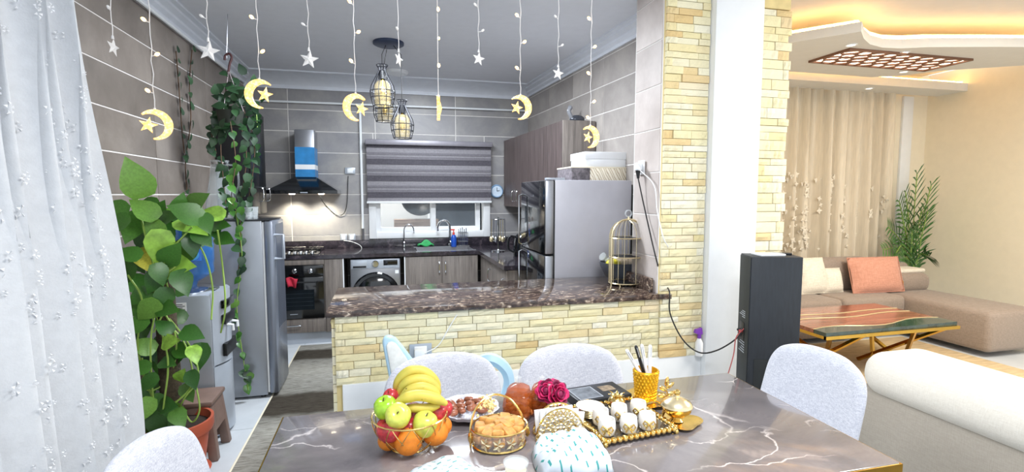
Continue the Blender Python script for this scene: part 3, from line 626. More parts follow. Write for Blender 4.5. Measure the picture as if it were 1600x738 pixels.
MB().lathe([(.085, 0), (.09, .02), (.08, .14), (.065, .20), (.05, .215), (.001, .22)], 20).build('body', 'black_gloss', t); MB().tube(curve_pts([(-.07, 0, .19), (-.13, 0, .19), (-.14, 0, .08), (-.085, 0, .04)], 5), .011).build('handle', 'black', t); MB().lathe([(.012, .22), (.012, .24), (.001, .241)], 10).build('lid_knob', 'black', t)
t = thing('toaster', 'rounded black toaster against the side wall tiles', 'toaster', (1.52, 5.05, ZT))
MB().box(-.10, .10, -.15, .15, .01, .21).build('body', 'black_gloss', t, bevel=.05, seg=4); box('slot', 'steel', t, -.05, -.02, -.11, .11, .208, .212, 0); box('slot', 'steel', t, .02, .05, -.11, .11, .208, .212, 0); box('lever', 'chrome', t, -.02, .02, -.165, -.148, .10, .12, .003)
p = at(777, 299, YB - .06); t = thing('round_wall_clock', 'small round pale blue wall clock beside the blind', 'clock', (p.x, YB - .012, p.z))
MB().lathe([(.075, 0), (.08, .02), (.07, .035), (.062, .03)], 26).build('rim', plain('blue_rim', '#7f9fc0', .4), t, rot=(R(90), 0, 0)); MB().lathe([(.062, .031), (.001, .0315)], 26).build('face', plain('pale_face', '#c8d8e8', .4), t, rot=(R(90), 0, 0)); MB().tube([(0, -.034, 0), (0, -.034, .045)], .003, 4).tube([(0, -.034, 0), (.03, -.034, .01)], .003, 4).build('hands', 'black', t)

# ================================================================ upper cabinets
def upper(lab, y0, y1, z0, z1, doors, seen_end):
    xf0, xf1 = XR(y0) - .31, XR(y1) - .31
    t = thing('wall_cabinet', lab, 'cabinet', (0, 0, 0), group='dark wall cabinets above the side counter')
    MB().prism([(xf0 + .02, y0), (XR(y0) - .012, y0), (XR(y1) - .012, y1), (xf1 + .02, y1)], z0, z1, 'z').build('body', 'cab_dark', t, smooth=False)
    for k in range(doors):
        a, b2 = y0 + (y1 - y0) * k / doors + .002, y0 + (y1 - y0) * (k + 1) / doors - .002; fa, fb = XR(a) - .31, XR(b2) - .31
        d_ = MB().prism([(fa, a), (fa + .019, a), (fb + .019, b2), (fb, b2)], z0 + .002, z1 - .002, 'z').build('door', 'cab_dark', t, smooth=False); handle(d_, (fa, a + .05 if k else b2 - .05, z0 + .12), .12, True, n=(-1, 0, 0))
    return t
zt_ = at(882, 188, 4.15).z
upper('dark wood wall cabinet nearest the window, two doors', 5.02, YB - .03, 1.36, zt_, 2, 0); upper('dark wood wall cabinet above the fridge with pale end panel', 4.15, 5.015, 1.36, zt_, 2, 1)
t = thing('cabinet_end_panel', 'light wood end panel closing the wall cabinets by the fridge boxes', 'panel', (0, 0, 0)); box('board', 'cab', t, XR(4.14) - .312, XR(4.14) - .012, 4.13, 4.148, 1.36, zt_)
t = thing('left_wall_cabinet', 'narrow dark wall cabinet behind the hanging plant', 'cabinet', (0, 0, 0))
box('body', 'black', t, XL + .01, -1.135, 4.85, 5.40, 1.32, 2.25, .002)
for a, b2 in ((4.852, 5.122), (5.126, 5.398)):
    d_ = box('door', 'black', t, -1.134, -1.115, a, b2, 1.322, 2.248, .002); handle(d_, (-1.115, 5.09 if a < 5 else 5.36, 1.50), .13, True, n=(1, 0, 0), out=.04)
p = at(905, 184, 4.35); t = thing('bird_ornament', 'small dark glass bird ornament on top of the wall cabinet', 'ornament', (p.x, 4.4, zt_))
MB().ball((0, 0, .05), .05, 12, 8, 1.5, .8, .8).build('body', plain('smoky_ornament', '#4d5058', .15, .3), t); MB().tube(curve_pts([(-.05, 0, .06), (-.08, 0, .12), (-.06, 0, .16), (-.09, 0, .15)], 4), [.02] * 8 + [.014] * 4 + [.005], 8).build('neck', plain('pale_ornament', '#8a8c92', .2), t); MB().lathe([(.05, 0), (.05, .012), (.02, .02)], 12).build('foot', 'steel', t)

# ================================================================ fridge
FY0, FY1, FX0, FX1, FZ = 3.44, 4.08, 1.185, 1.785, 1.603
t = thing('refrigerator', 'grey two door fridge freezer with black glass front', 'refrigerator', (0, 0, 0))
box('body', 'fridge_side', t, FX0, FX1, FY0, FY1, .03, FZ, .006); box('back_edge', 'black', t, FX1 - .0, FX1 + .012, FY0 + .005, FY1, .04, FZ - .03, .002)
zs = at(860, 399, FY0).z
for a, b2, lab in ((zs + .006, FZ - .003, 'upper'), (.05, zs - .006, 'lower')):
    d_ = box('door', 'steel', t, FX0 - .072, FX0 - .008, FY0, FY1, a, b2, .008); box('glass_front', 'black_gloss', d_, FX0 - .077, FX0 - .071, FY0 + .004, FY1 - .004, a + .003, b2 - .003, .001)
    h0, h1 = (a + .02, b2 - .10) if lab == 'upper' else (a + .3, b2 - .02)
    MB().tube([(FX0 - .075, FY1 - .02, h0), (FX0 - .100, FY1 - .02, h0 + .01), (FX0 - .100, FY1 - .02, h1 - .01), (FX0 - .075, FY1 - .02, h1)], .008, 8).build('handle', 'chrome', d_)
box('seal', 'black', t, FX0 - .009, FX0 + .001, FY0 + .004, FY1 - .004, .05, FZ - .006, 0); box('hinge_cover', 'silver', t, FX0 - .06, FX0 + .08, FY0 + .01, FY0 + .06, FZ, FZ + .016, .004); box('badge', 'chrome', t, FX0 - .079, FX0 - .077, FY0 + .28, FY0 + .36, FZ - .12, FZ - .105, 0)
for a in (FY0 + .05, FY1 - .05): MB().lathe([(.02, 0), (.02, .035)], 8).build('foot', 'black', t, loc=(FX0 + .05, a, 0))
# boxes on the fridge
zb = FZ
b0, b1 = at(893, 270, 3.62), at(996, 270, 3.62)
t = thing('patterned_gift_box', 'low box with a marbled striped print lying on the fridge', 'box', ((b0.x + b1.x) / 2, 3.78, zb)); bw = (b1.x - b0.x) / 2
tt = NT('marbled_stripes'); pv = tt.scalevec(tt.pos('Object'), (9, 9, 5)); wv = tt.node('ShaderNodeTexWave'); wv.bands_direction = 'DIAGONAL'; wv.inputs['Scale'].default_value = 1.6; wv.inputs['Distortion'].default_value = 3.5; tt.link(pv, wv.inputs[0])
tt.base(tt.ramp(wv.outputs['Fac'], [(.2, lin('#f1ead8')), (.5, lin('#d9c39a')), (.62, lin('#b98a7a')), (.75, lin('#7f9a8a')), (.9, lin('#efe4cf'))])); m['gift'] = tt.done(.5)
box('carton', 'gift', t, -bw * .45, bw, -.16, .16, 0, .10, .004); box('end_panel', plain('dark_mottled_card', '#6a6468', .5, var=.5, scale=40), t, -bw, -bw * .45, -.16, .16, 0, .10, .004); box('lid_edge', 'cream', t, -bw - .004, bw + .004, -.164, .164, .098, .108, .002)
t = thing('white_carton', 'flat white carton on top of the patterned box', 'box', (t.location.x + .04, 3.78, zb + .108)); bw2 = (at(996, 245, 3.62).x - at(921, 245, 3.62).x) / 2
box('base', 'plastic_white', t, -bw2, bw2, -.15, .15, 0, .06, .004); box('lid', 'plastic_white', t, -bw2 - .006, bw2 + .006, -.156, .156, .06, .115, .005)

# ================================================================ pendant lights
cp = at(607, 70, 4.4); cz = ZC
cp = atz(607, 70, ZC - .02)
t = thing('pendant_light', 'three lamp pendant light of wire cages on a dark ceiling plate', 'pendant light', (cp.x, cp.y, ZC))
MB().lathe([(.001, 0), (.125, 0), (.125, -.018), (.11, -.026), (.001, -.027)], 30).build('ceiling_plate', plain('slate_blue_metal', '#38435c', .4, .3), t)
wire = plain('dark_wire', '#33343a', .4, .5)
def lampc(px, ptop, pbot, dy, wpx):
    top, bot = at(px, ptop, cp.y + dy), at(px, pbot, cp.y + dy); h = top.z - bot.z; rr = wpx * .5 * (cp.y + dy) / 790
    x, y = top.x - cp.x, dy; z0 = bot.z - ZC
    c = MB().tube([(x * .4, y * .4, -.026), (x, y, -.10 if h < 1 else 0), (x, y, z0 + h)], .003, 5).build('cable', 'black', t)
    prof = [(.0, .46, 1.0), (.1, .30, .93), (.2, .28, .86), (.32, .52, .72), (.5, .9, .5), (.62, 1.0, .36), (.78, .95, .2), (.92, .82, .06), (1, .78, 0)]
    cg = MB().lathe([(rr * .30, h * .86), (rr * .30, h * .66), (rr * .2, h * .66)], 12).build('lamp_holder', 'black', t, loc=(x, y, z0))
    for k in range(10):
        a = 2 * PI * k / 10; MB().tube([(rr * p[1] * math.cos(a), rr * p[1] * math.sin(a), h * p[2]) for p in prof], .0032, 4).build('cage_wire', wire, t, loc=(x, y, z0))
    for f, q in ((.95, .20), (.78, .0), (1.0, .36), (.46, 1.0), (.28, .86)): MB().tube([(rr * f * math.cos(2 * PI * k / 16), rr * f * math.sin(2 * PI * k / 16), h * q) for k in range(16)], .0035, 4, closed=True).build('cage_hoop', wire, t, loc=(x, y, z0))
    MB().lathe([(rr * .62, .0), (rr * .66, h * .1), (rr * .66, h * .5), (rr * .4, h * .6)], 18, cap=False).build('glass_shade', 'glass_gold', t, loc=(x, y, z0 + .004)); MB().lathe([(.001, .0), (.02, .015), (.022, .06), (.012, .1), (.01, .2)], 12).build('bulb', 'brass', t, loc=(x, y, z0 + h * .18))
lampc(597, 102, 166, 0, 36); lampc(601, 140, 190, .32, 34); lampc(628, 157, 216, -.02, 34)
p = atz(620, 112, ZC - .004); t = thing('ceiling_rose', 'flat round white ceiling fitting behind the pendant plate', 'ceiling fitting', (p.x, p.y, ZC)); MB().lathe([(.001, -.03), (.10, -.03), (.115, -.015), (.115, 0)], 26).build('cover', 'plastic_white', t)
# ================================================================ freezer, cooler, stool, glassware
t = thing('upright_freezer', 'silver upright freezer with a bar handle beside the runner rug', 'freezer', (0, 0, 0))
box('body', 'freezer', t, XL + .03, -.858, 3.96, 4.36, .02, 1.312, .008); box('seal', 'plastic_white', t, -.858, -.846, 3.965, 4.355, .04, 1.30, 0)
dd = box('door', 'freezer_door', t, -.846, -.785, 3.958, 4.362, .03, 1.31, .012); box('top_lid', 'black', t, XL + .03, -.80, 3.958, 4.36, 1.312, 1.318, .002)
MB().tube([(-.785, 4.0, 1.205), (-.725, 4.0, 1.205), (-.725, 4.0, 1.03), (-.785, 4.0, 1.03)], .011, 8).build('handle', 'silver', dd)
box('recess_panel', plain('slate_recess', '#5b6474', .3, .4), dd, -.786, -.783, 4.05, 4.34, .5, 1.28, 0)
for a in (4.0, 4.32): MB().lathe([(.018, 0), (.018, .025)], 8).build('foot', 'black', t, loc=(-.90, a, 0))
CX0, CX1, CY0, CY1, CZ = -1.37, -1.02, 3.34, 3.66, .90
t = thing('water_cooler', 'silver water dispenser with a curved front behind the pot plant', 'water cooler', (0, 0, 0))
box('body', 'silver', t, CX0, CX1, CY0, CY1, .02, CZ, .01)
prof = [(CX1, CY0 + .002)] + [(CX1 + .055 * math.sin(PI * k / 10), CY0 + .002 + (CY1 - CY0 - .004) * k / 10) for k in range(1, 10)] + [(CX1, CY1 - .002)]
MB().prism(prof, .46, CZ + .01, 'z').build('upper_front', 'silver', t, angle=50); MB().prism(prof, .02, .45, 'z').build('lower_door', 'silver', t, angle=50)
ym = (CY0 + CY1) / 2
box('tap_recess', 'black', t, CX1 + .035, CX1 + .060, ym - .10, ym + .10, .50, .58, .004); box('tap_niche', 'black', t, CX1 + .035, CX1 + .060, ym - .10, ym + .10, .70, .76, .004); box('control_strip', 'black_gloss', t, CX1 + .035, CX1 + .059, ym - .10, ym + .10, .80, .85, .003)
for k in (-.05, .05): MB().tube([(CX1 + .05, ym + k, .69), (CX1 + .085, ym + k, .685), (CX1 + .085, ym + k, .65)], .009, 6).build('tap', 'plastic_white', t)
lb = box('rating_label', 'paper', t, CX0 + .12, CX0 + .22, CY0 - .002, CY0, .80, .86, 0)
for q in range(5): box('print_line', 'black', lb, CX0 + .126, CX0 + .20 + .012 * (q % 2), CY0 - .003, CY0 - .002, .807 + q * .010, .811 + q * .010, 0)
MB().lathe([(.15, 0), (.155, .012), (.13, .03), (.06, .035)], 26).build('top_collar', 'chrome', t, loc=((CX0 + CX1) / 2 + .02, ym, CZ))
t = thing('water_bottle', 'big blue water bottle upside down on the cooler', 'bottle', ((CX0 + CX1) / 2 + .02, ym, CZ + .03))
MB().lathe([(.03, 0), (.04, .03), (.125, .08), (.132, .10), (.128, .14), (.134, .16), (.134, .26), (.128, .28), (.134, .30), (.132, .38), (.09, .41), (.001, .412)], 26).build('body', 'glass_blue', t)
lg = MB().grid(lambda u, v: (.1352 * math.sin((u - .5) * .9 + .35), -.1352 * math.cos((u - .5) * .9 + .35), .17 + .08 * v), 10, 4).build('label_sticker', plain('blue_label', '#1f62b8', .4), t, recalc=False)
MB().lathe([(.034, 0), (.034, .002), (.026, .003)], 20).build('logo_disc', plain('sky_blue_logo', '#4aa3e0', .4), lg, loc=(.06, -.128, .21), rot=(R(90), 0, .42))
for q in range(3): MB().tube([(.045, -.136 + .007 * 0, .200 + q * .010), (.075, -.122, .200 + q * .010)], .0018, 4).build('logo_line', 'plastic_white', lg)
# brown step stool between cooler and pot
t = thing('brown_stool', 'brown plastic stool in front of the water cooler', 'stool', (-1.085, 3.19, 0))
def stl(x, z): return 1 + .18 * (1 - z / .34)
sb = MB(); 
for sy in (-1, 1):
    for sx in (-1, 1): sb.add([(sx * .075, sy * .06, .34), (sx * .115, sy * .06, .34), (sx * .115, sy * .11, .34), (sx * .075, sy * .11, .34), (sx * .10, sy * .09, 0), (sx * .15, sy * .09, 0), (sx * .15, sy * .135, 0), (sx * .10, sy * .135, 0)], [(0, 1, 2, 3), (4, 5, 6, 7), (0, 1, 5, 4), (1, 2, 6, 5), (2, 3, 7, 6), (3, 0, 4, 7)])
    
for k in range(4):
    q = MB(); q.v = sb.v[k * 8:k * 8 + 8]; q.f = sb.f[:6]; q.build('leg', 'brown_plastic', t, bevel=.006); fx = q.v[5]; MB().lathe([(.018, 0), (.018, .015)], 8).build('foot', 'black', t, loc=((q.v[4][0] + q.v[6][0]) / 2, (q.v[4][1] + q.v[6][1]) / 2, 0))
box('seat', 'brown_plastic', t, -.13, .13, -.125, .125, .315, .345, .012)
for sx in (-1, 1): MB().add([(sx * .108, -.1, .33), (sx * .108, .1, .33), (sx * .125, .115, .16), (sx * .125, -.115, .16), (sx * .116, -.1, .33), (sx * .116, .1, .33), (sx * .133, .115, .16), (sx * .133, -.115, .16)], [(0, 1, 2, 3), (4, 5, 6, 7), (0, 1, 5, 4), (1, 2, 6, 5), (2, 3, 7, 6), (3, 0, 4, 7)]).build('apron', 'brown_plastic', t)
for sy in (-1, 1): box('apron', 'brown_plastic', t, -.11, .11, sy * .108 - .006, sy * .108 + .006, .05, .33, .003)
# glass pitcher and tumblers on the freezer
p = at(347, 335, 4.14); t = thing('glass_pitcher', 'tall clear tapering pitcher on the freezer', 'pitcher', (p.x, 4.14, 1.318))
MB().lathe([(.115, .0), (.118, .01), (.055, .36), (.05, .40), (.062, .43)], 24, cap=False).build('body', 'glass', t, thick=.005); MB().lathe([(.115, 0), (.115, .008)], 24).build('base', 'black', t)
for s_ in (-1, 1): MB().tube([(s_ * .118, -.01, .008), (s_ * .058, -.01, .36), (s_ * .052, -.01, .41)], .0045, 5).build('edge_ridge', 'chrome', t)
MB().tube(curve_pts([(.055, 0, .40), (.11, 0, .38), (.12, 0, .25), (.085, 0, .2)], 5), .008).build('handle', 'glass', t); MB().lathe([(.055, .40), (.06, .42), (.045, .43), (.001, .43)], 18).build('lid', 'chrome', t)
for k, (px, lab) in enumerate(((388, 'clear tumbler on the freezer, the one nearer the pitcher'), (396, 'clear tumbler on the freezer, the one nearer the freezer door'))):
    p = at(px, 335, 4.1); t = thing('glass_tumbler', lab, 'glass', (p.x, 4.08 + .03 * k, 1.318), group='tumblers on the freezer'); MB().lathe([(.001, .003), (.024, .003), (.03, .085), (.032, .09), (.034, .09), (.027, 0), (.001, 0)], 16, cap=False).build('wall', 'glass', t); MB().lathe([(.024, .0), (.025, .014)], 14).build('base', 'chrome', t)
# rug
rt = NT('banded_runner'); pp = rt.pos('Position'); sp = rt.node('ShaderNodeSeparateXYZ'); rt.link(pp, sp.inputs[0])
nn = rt.noise(pp, 5, 3); ma = rt.node('ShaderNodeMath', operation='MULTIPLY_ADD'); rt.link(nn, ma.inputs[0]); ma.inputs[1].default_value = .10; rt.link(sp.outputs['Y'], ma.inputs[2])
mr = rt.node('ShaderNodeMapRange'); mr.inputs['From Min'].default_value = 2.4; mr.inputs['From Max'].default_value = 5.4; rt.link(ma.outputs[0], mr.inputs[0])
A, B = lin('#8d8a82'), lin('#4a443c'); D = lin('#a8a59c')
cc = rt.ramp(mr.outputs[0], [(0, A), (.34, D), (.40, A), (.42, B), (.53, B), (.55, A), (.7, D), (.80, A), (.82, B), (.90, B), (.92, D), (1, A)])
f2 = rt.noise(rt.scalevec(pp, (4, 34, 4)), 3.0, 6, .7); cc = rt.mix(1.0, cc, rt.ramp(f2, [(.32, (.35, .33, .3, 1)), (.55, (1, 1, 1, 1))]), 'MULTIPLY'); rt.base(cc); rt.bump(rt.noise(pp, 200, 2), .6, .004); m['runner'] = rt.done(.95, spec=.1)
t = thing('runner_rug', 'grey and brown banded runner rug on the kitchen floor', 'rug', (0, 0, 0)); box('pile', 'runner', t, -.83, -.30, 2.62, 5.26, 0, .010, .004); box('binding', 'cream', t, -.842, -.83, 2.62, 5.26, 0, .009, .002)

# ================================================================ pothos in a terracotta pot
def leafmesh(name, mat, wid=.42, fold=.16, curl=.18):
    b = MB(); rows = [(-.06, .0), (-.02, .30), (.10, .46), (.28, .50), (.48, .42), (.68, .28), (.86, .12), (1.0, .0)]
    prev = None
    for (t_, h) in rows:
        z = -curl * t_ * t_; h *= wid / .5 * 1.0
        b.v += [(-h, t_ - (.10 if t_ < 0 else 0), z + fold * h), (0, t_ + (.06 if t_ < 0 else 0), z), (h, t_ - (.10 if t_ < 0 else 0), z + fold * h)]
    for i in range(len(rows) - 1):
        o = i * 3; b.f += [(o, o + 1, o + 4, o + 3), (o + 1, o + 2, o + 5, o + 4)]
    return mesh_of(name, b, mat, angle=80, recalc=False)
LF = leafmesh('leaf', 'leaf'); LFY = leafmesh('leaf', 'leaf_yellow'); m['leaf_bright'] = plain('variegated_leaf', '#8fbb49', .35, var=.4, scale=2.5); LFB = leafmesh('leaf', 'leaf_bright'); LFD = leafmesh('leaf', 'leaf_dark')
PX, PY = -1.085, 2.93
pot = thing('pothos_plant', 'large trailing pothos in a terracotta pot beside the white curtain', 'potted plant', (PX, PY, 0))
MB().lathe([(.10, 0), (.115, .01), (.148, .25), (.165, .25), (.172, .27), (.172, .315), (.158, .315), (.150, .27)], 30).build('pot', 'terracotta', pot); MB().lathe([(.12, 0), (.15, .03), (.145, .03)], 26).build('saucer', 'terracotta', pot)
MB().lathe([(.152, .275), (.10, .285), (.001, .29)], 20).build('soil', 'soil', pot); MB().tube([(-.03, .04, .28), (-.035, .045, .7), (-.04, .05, 1.12)], [.052, .05, .045], 12).build('moss_pole', 'bark', pot)
def put_leaf(parent, base, px, py, Y, size_px, ang, face=.0, me=None, roll=0):
    p = at(px, py, Y); s_ = size_px * (p - EYE).length / 790
    # y axis of the leaf runs along the screen angle, its face turned mostly to the room
    d = (_R * math.cos(ang) + Vector((0, 0, 1)) * math.sin(ang) + Vector((0, -.35 + face, 0))).normalized(); n = (Vector((.25, -1, .55)) + _R * random.uniform(-.5, .5)).normalized()
    x = d.cross(n).normalized(); n = x.cross(d); M_ = Matrix((x, d, n)).transposed()
    o = link('leaf', me or LF, parent, p - base - d * s_ * .45, M_.to_euler(), (s_, s_, s_)); return o
big = [(211, 277, 48, 1.75), (223, 325, 36, 2.4), (206, 357, 38, -1.9), (258, 363, 36, -.6), (302, 352, 46, -.35), (289, 331, 40, 2.6), (248, 388, 42, -1.7), (227, 406, 34, -1.0), (276, 416, 48, .15), (241, 441, 32, -2.0), (196, 431, 32, -2.2), (286, 443, 34, -1.1), (268, 397, 36, .8), (174, 326, 34, 2.9), (181, 352, 32, -2.6), (330, 333, 30, 2.9), (309, 313, 32, .6), (345, 352, 26, .1), (352, 374, 28, -.2), (318, 372, 30, -.8), (300, 385, 30, -1.4), (262, 340, 30, .4), (240, 352, 30, 2.0), (229, 487, 34, -2.4), (262, 483, 30, .0), (255, 470, 30, -1.8), (210, 511, 30, -2.6), (301, 522, 30, -.2), (266, 534, 26, .3), (269, 555, 28, .2), (288, 550, 26, -.3), (304, 555, 24, -1.1), (262, 567, 24, 0), (283, 587, 22, 1.0), (301, 595, 24, -1.2), (294, 616, 24, -1.2), (261, 634, 28, .2), (268, 641, 34, .1), (262, 662, 40, -1.2), (241, 655, 30, 2.0), (233, 665, 30, -1.6), (217, 574, 24, 3.0), (222, 540, 28, 2.6), (228, 600, 26, -2.6), (236, 628, 28, 2.8), (226, 642, 28, -2.0), (280, 655, 26, -.8), (250, 430, 28, -1.2), (255, 510, 24, 2.4), (216, 465, 28, -2.6), (205, 480, 28, 2.9), (200, 395, 28, 2.7), (310, 340, 34, .2), (322, 350, 28, -1.1), (296, 368, 26, -2.0), (282, 318, 28, 1.2), (336, 362, 24, -1.2)]
for i, (x, y, s_, a) in enumerate(big):
    s_ *= .98; put_leaf(pot, Vector((PX, PY, 0)), x, y, PY - .06 + random.uniform(-.09, .05) + (.20 if x > 325 else 0), s_, a, random.uniform(-.2, .3), LFY if i in (7,) else LFB if i in (4, 8, 15, 6, 28, 31, 33, 52) else LF)
for i in range(66):
    x, y = random.gauss(246, 28), random.uniform(318, 672); x = max(176, min(x, 312)); put_leaf(pot, Vector((PX, PY, 0)), x, y, PY + random.uniform(.0, .16), random.uniform(18, 32), random.uniform(-3, 3), 0, random.choice((LF, LF, LFD)))
B_ = Vector((PX, PY, 0))
for ctrl in ([(240, 640), (235, 540), (245, 450), (225, 360), (211, 290)], [(255, 640), (262, 560), (240, 470), (262, 400), (300, 355)], [(262, 640), (300, 600), (290, 540), (262, 500), (255, 440), (275, 416)], [(250, 650), (230, 600), (215, 540), (222, 470), (200, 430)], [(270, 655), (290, 620), (310, 590), (296, 540), (250, 480)], [(252, 480), (275, 530), (265, 590), (230, 610), (222, 560)], [(295, 360), (320, 400), (332, 450), (330, 500)], [(340, 360), (348, 420), (352, 480), (345, 520)], [(285, 640), (300, 660), (312, 640), (306, 600)], [(230, 420), (255, 430), (262, 470), (240, 520)]):
    MB().tube([q - B_ for q in curve_pts([at(x, y, PY - .05 + random.uniform(-.05, .08)) for x, y in ctrl], 6)], .0045, 5).build('vine_stem', 'stem', pot)
# trailing tendrils hanging in front of the freezer
hv = thing('hanging_plant', 'hanging basket plant with long trailing vines above the freezer', 'hanging plant', at(360, 185, 4.0)); H0 = Vector(hv.location)
MB().lathe([(.05, -.06), (.07, -.05), (.085, .03), (.09, .05)], 18).build('basket', plain('dark_basket', '#262b22', .6), hv)
hook = curve_pts([at(351, 94, 4.0), at(352, 87, 4.0), at(358, 84, 4.0), at(362, 90, 4.0), at(359, 100, 4.0), at(357, 112, 4.0)], 5)
MB().tube([q - H0 for q in hook], .008, 6).build('hook', plain('maroon_plastic', '#4a2326', .4), hv); MB().tube([at(354, 91, 4.0) - H0, Vector((at(356, 30, 4.0).x, 4.0, ZC)) - H0], .002, 4).build('ceiling_wire', 'steel', hv)
for k in range(3):
    a = 2 * PI * k / 3 + .3; MB().tube([at(357, 110, 4.0) - H0, (.085 * math.cos(a), .085 * math.sin(a), .05)], .003, 4).build('hanger_strap', bpy.data.materials['maroon_plastic'], hv)
for i in range(64):
    x, y = random.gauss(362, 15), random.gauss(165, 20); put_leaf(hv, H0, x, y, 4.0 + random.uniform(-.12, .12), random.uniform(9, 15), random.uniform(-3.1, 3.1), 0, LFD)
for i, ctrl in enumerate(([(350, 180), (345, 230), (350, 290), (355, 340)], [(372, 180), (385, 240), (378, 300), (370, 345)], [(380, 170), (397, 220), (395, 270), (385, 330)], [(360, 190), (368, 250), (362, 310), (376, 350), (372, 430)], [(345, 170), (330, 200), (338, 240)], [(375, 150), (398, 170), (402, 200)], [(368, 330), (378, 400), (370, 480), (380, 560), (388, 610)])):
    Yv = 3.9 if i in (3, 6) else 4.0 + .05 * (i % 3); pts = curve_pts([at(x, y, Yv) for x, y in ctrl], 8); MB().tube([q - H0 for q in pts], .003, 4).build('vine', 'stem_brown' if i < 5 else 'stem', hv)
    for q in pts[2:]:
        for r_ in range(1):
            d = q - EYE; v = Vector((d.dot(_R), d.dot(_U), d.dot(_F))); sx, sy = 800 + 790 * v.x / v.z, 369 - 790 * v.y / v.z
            if random.random() < (.55 if i == 6 else .8): put_leaf(hv, H0, sx + random.uniform(-6, 6), sy + random.uniform(-4, 6), Yv + random.uniform(-.03, .02), random.uniform(8, 14), random.uniform(-2.6, -.4), 0, LF if i in (3, 6) and random.random() < .6 else LFD)
wv = thing('wall_vine', 'thin dark vine climbing the tiled left wall to the crown moulding', 'vine', atx(295, 270, XL + .03)); V0 = Vector(wv.location)
for ctrl in ([(292, 300), (290, 250), (298, 190), (296, 130), (300, 78)], [(275, 80), (279, 130), (284, 200), (288, 240)]):
    pts = curve_pts([atx(x, y, XL + .02) for x, y in ctrl], 6); MB().tube([q - V0 for q in pts], .004, 4).build('vine', 'stem_brown', wv)
    for q in pts[::2]:
        e = Matrix.Rotation(random.uniform(0, 6), 4, 'X') @ Matrix.Rotation(R(80), 4, 'Y'); s_ = random.uniform(.04, .07); link('leaf', LFD, wv, q - V0 + Vector((.012, 0, 0)), e.to_euler(), (s_, s_, s_))
# ================================================================ things on the bar
p = atz(980, 446, ZT); BCX, BCY = p.x, p.y + .02
t = thing('birdcage_stand', 'gold birdcage shaped stand with three black shelves on the bar', 'tiered stand', (BCX, BCY, ZT))
rx, ry = .115, .10
def ell(z, n=26): return [(rx * math.cos(2 * PI * k / n), ry * math.sin(2 * PI * k / n), z) for k in range(n)]
for z in (.018, .19, .315):
    s_ = MB().prism([(x * .97, y * .97) for x, y, _ in ell(0)], z - .004, z + .002, 'z').build('shelf', 'black', t, smooth=False); MB().tube(ell(z), .0042, 5, closed=True).build('rim', 'gold_pale', s_)
for k in range(18):
    a = 2 * PI * k / 18
    if 4.0 < a < 5.5 and k % 2: continue
    pts = [(rx * math.cos(a), ry * math.sin(a), .018), (rx * math.cos(a), ry * math.sin(a), .33)] + [(rx * math.cos(a) * math.cos(q), ry * math.sin(a) * math.cos(q), .33 + .105 * math.sin(q)) for q in (.4, .8, 1.2, 1.5)]
    MB().tube(pts, .0022, 4).build('cage_wire', 'gold_pale', t)
MB().tube([(-rx, -.02, .0), (-rx, -.02, .33)] + [(-rx * math.cos(q), -.02, .33 + .11 * math.sin(q)) for q in (.3, .6, .9, 1.2, 1.57, 1.9, 2.2, 2.5, 2.8)] + [(rx, -.02, .33), (rx, -.02, 0)], .0055, 6).build('arch_frame', 'gold_pale', t)
MB().tube([(.022 * math.cos(2 * PI * k / 14), -.02, .475 + .022 * math.sin(2 * PI * k / 14)) for k in range(14)], .005, 5, closed=True).build('ring', 'glass', t); MB().lathe([(.008, .435), (.006, .455)], 8, (0, -.02, 0)).build('ring_neck', 'gold_pale', t)
for k in range(4):
    a = PI / 4 + k * PI / 2; MB().lathe([(.006, 0), (.006, .02)], 8, (rx * .9 * math.cos(a), ry * .9 * math.sin(a), 0)).build('foot', 'gold_pale', t)
p = atz(952, 436, ZT); t = thing('slate_bowl', 'dark grey bowl behind the birdcage stand', 'bowl', (p.x + .045, 3.22, ZT))
MB().lathe([(.05, 0), (.10, .03), (.135, .10), (.14, .13), (.134, .13), (.125, .10), (.09, .04), (.001, .02)], 26).build('bowl', plain('slate_plastic', '#474c55', .4), t)
p = Vector(t.location); tag(MB().ball((0, 0, 0), .042, 14, 9, 1.25, .9, .85).build('lemon', plain('lemon_skin', '#e6d83c', .4, bump=.3, bscale=90), loc=(p.x - .075, 3.17, ZT + .125)), 'yellow lemon at the edge of the slate bowl', 'lemon')
t = thing('bread_bag', 'clear plastic bag of pastry lying in the slate bowl', 'bag', (p.x + .01, 3.22, ZT + .115))
MB().ball((0, 0, .02), .075, 16, 10, 1.5, .75, .6, mod=lambda a, z: 1 + .07 * math.sin(5 * a + 30 * z)).build('film', 'glass', t); MB().ball((.01, 0, .015), .06, 14, 9, 1.6, .7, .55).build('pastry', plain('pale_pastry', '#d8bfa2', .7, var=.25, scale=30), t); MB().tube([(-.10, 0, .03), (-.15, -.02, .06)], [.01, .03], 8).build('twist', 'glass', t)
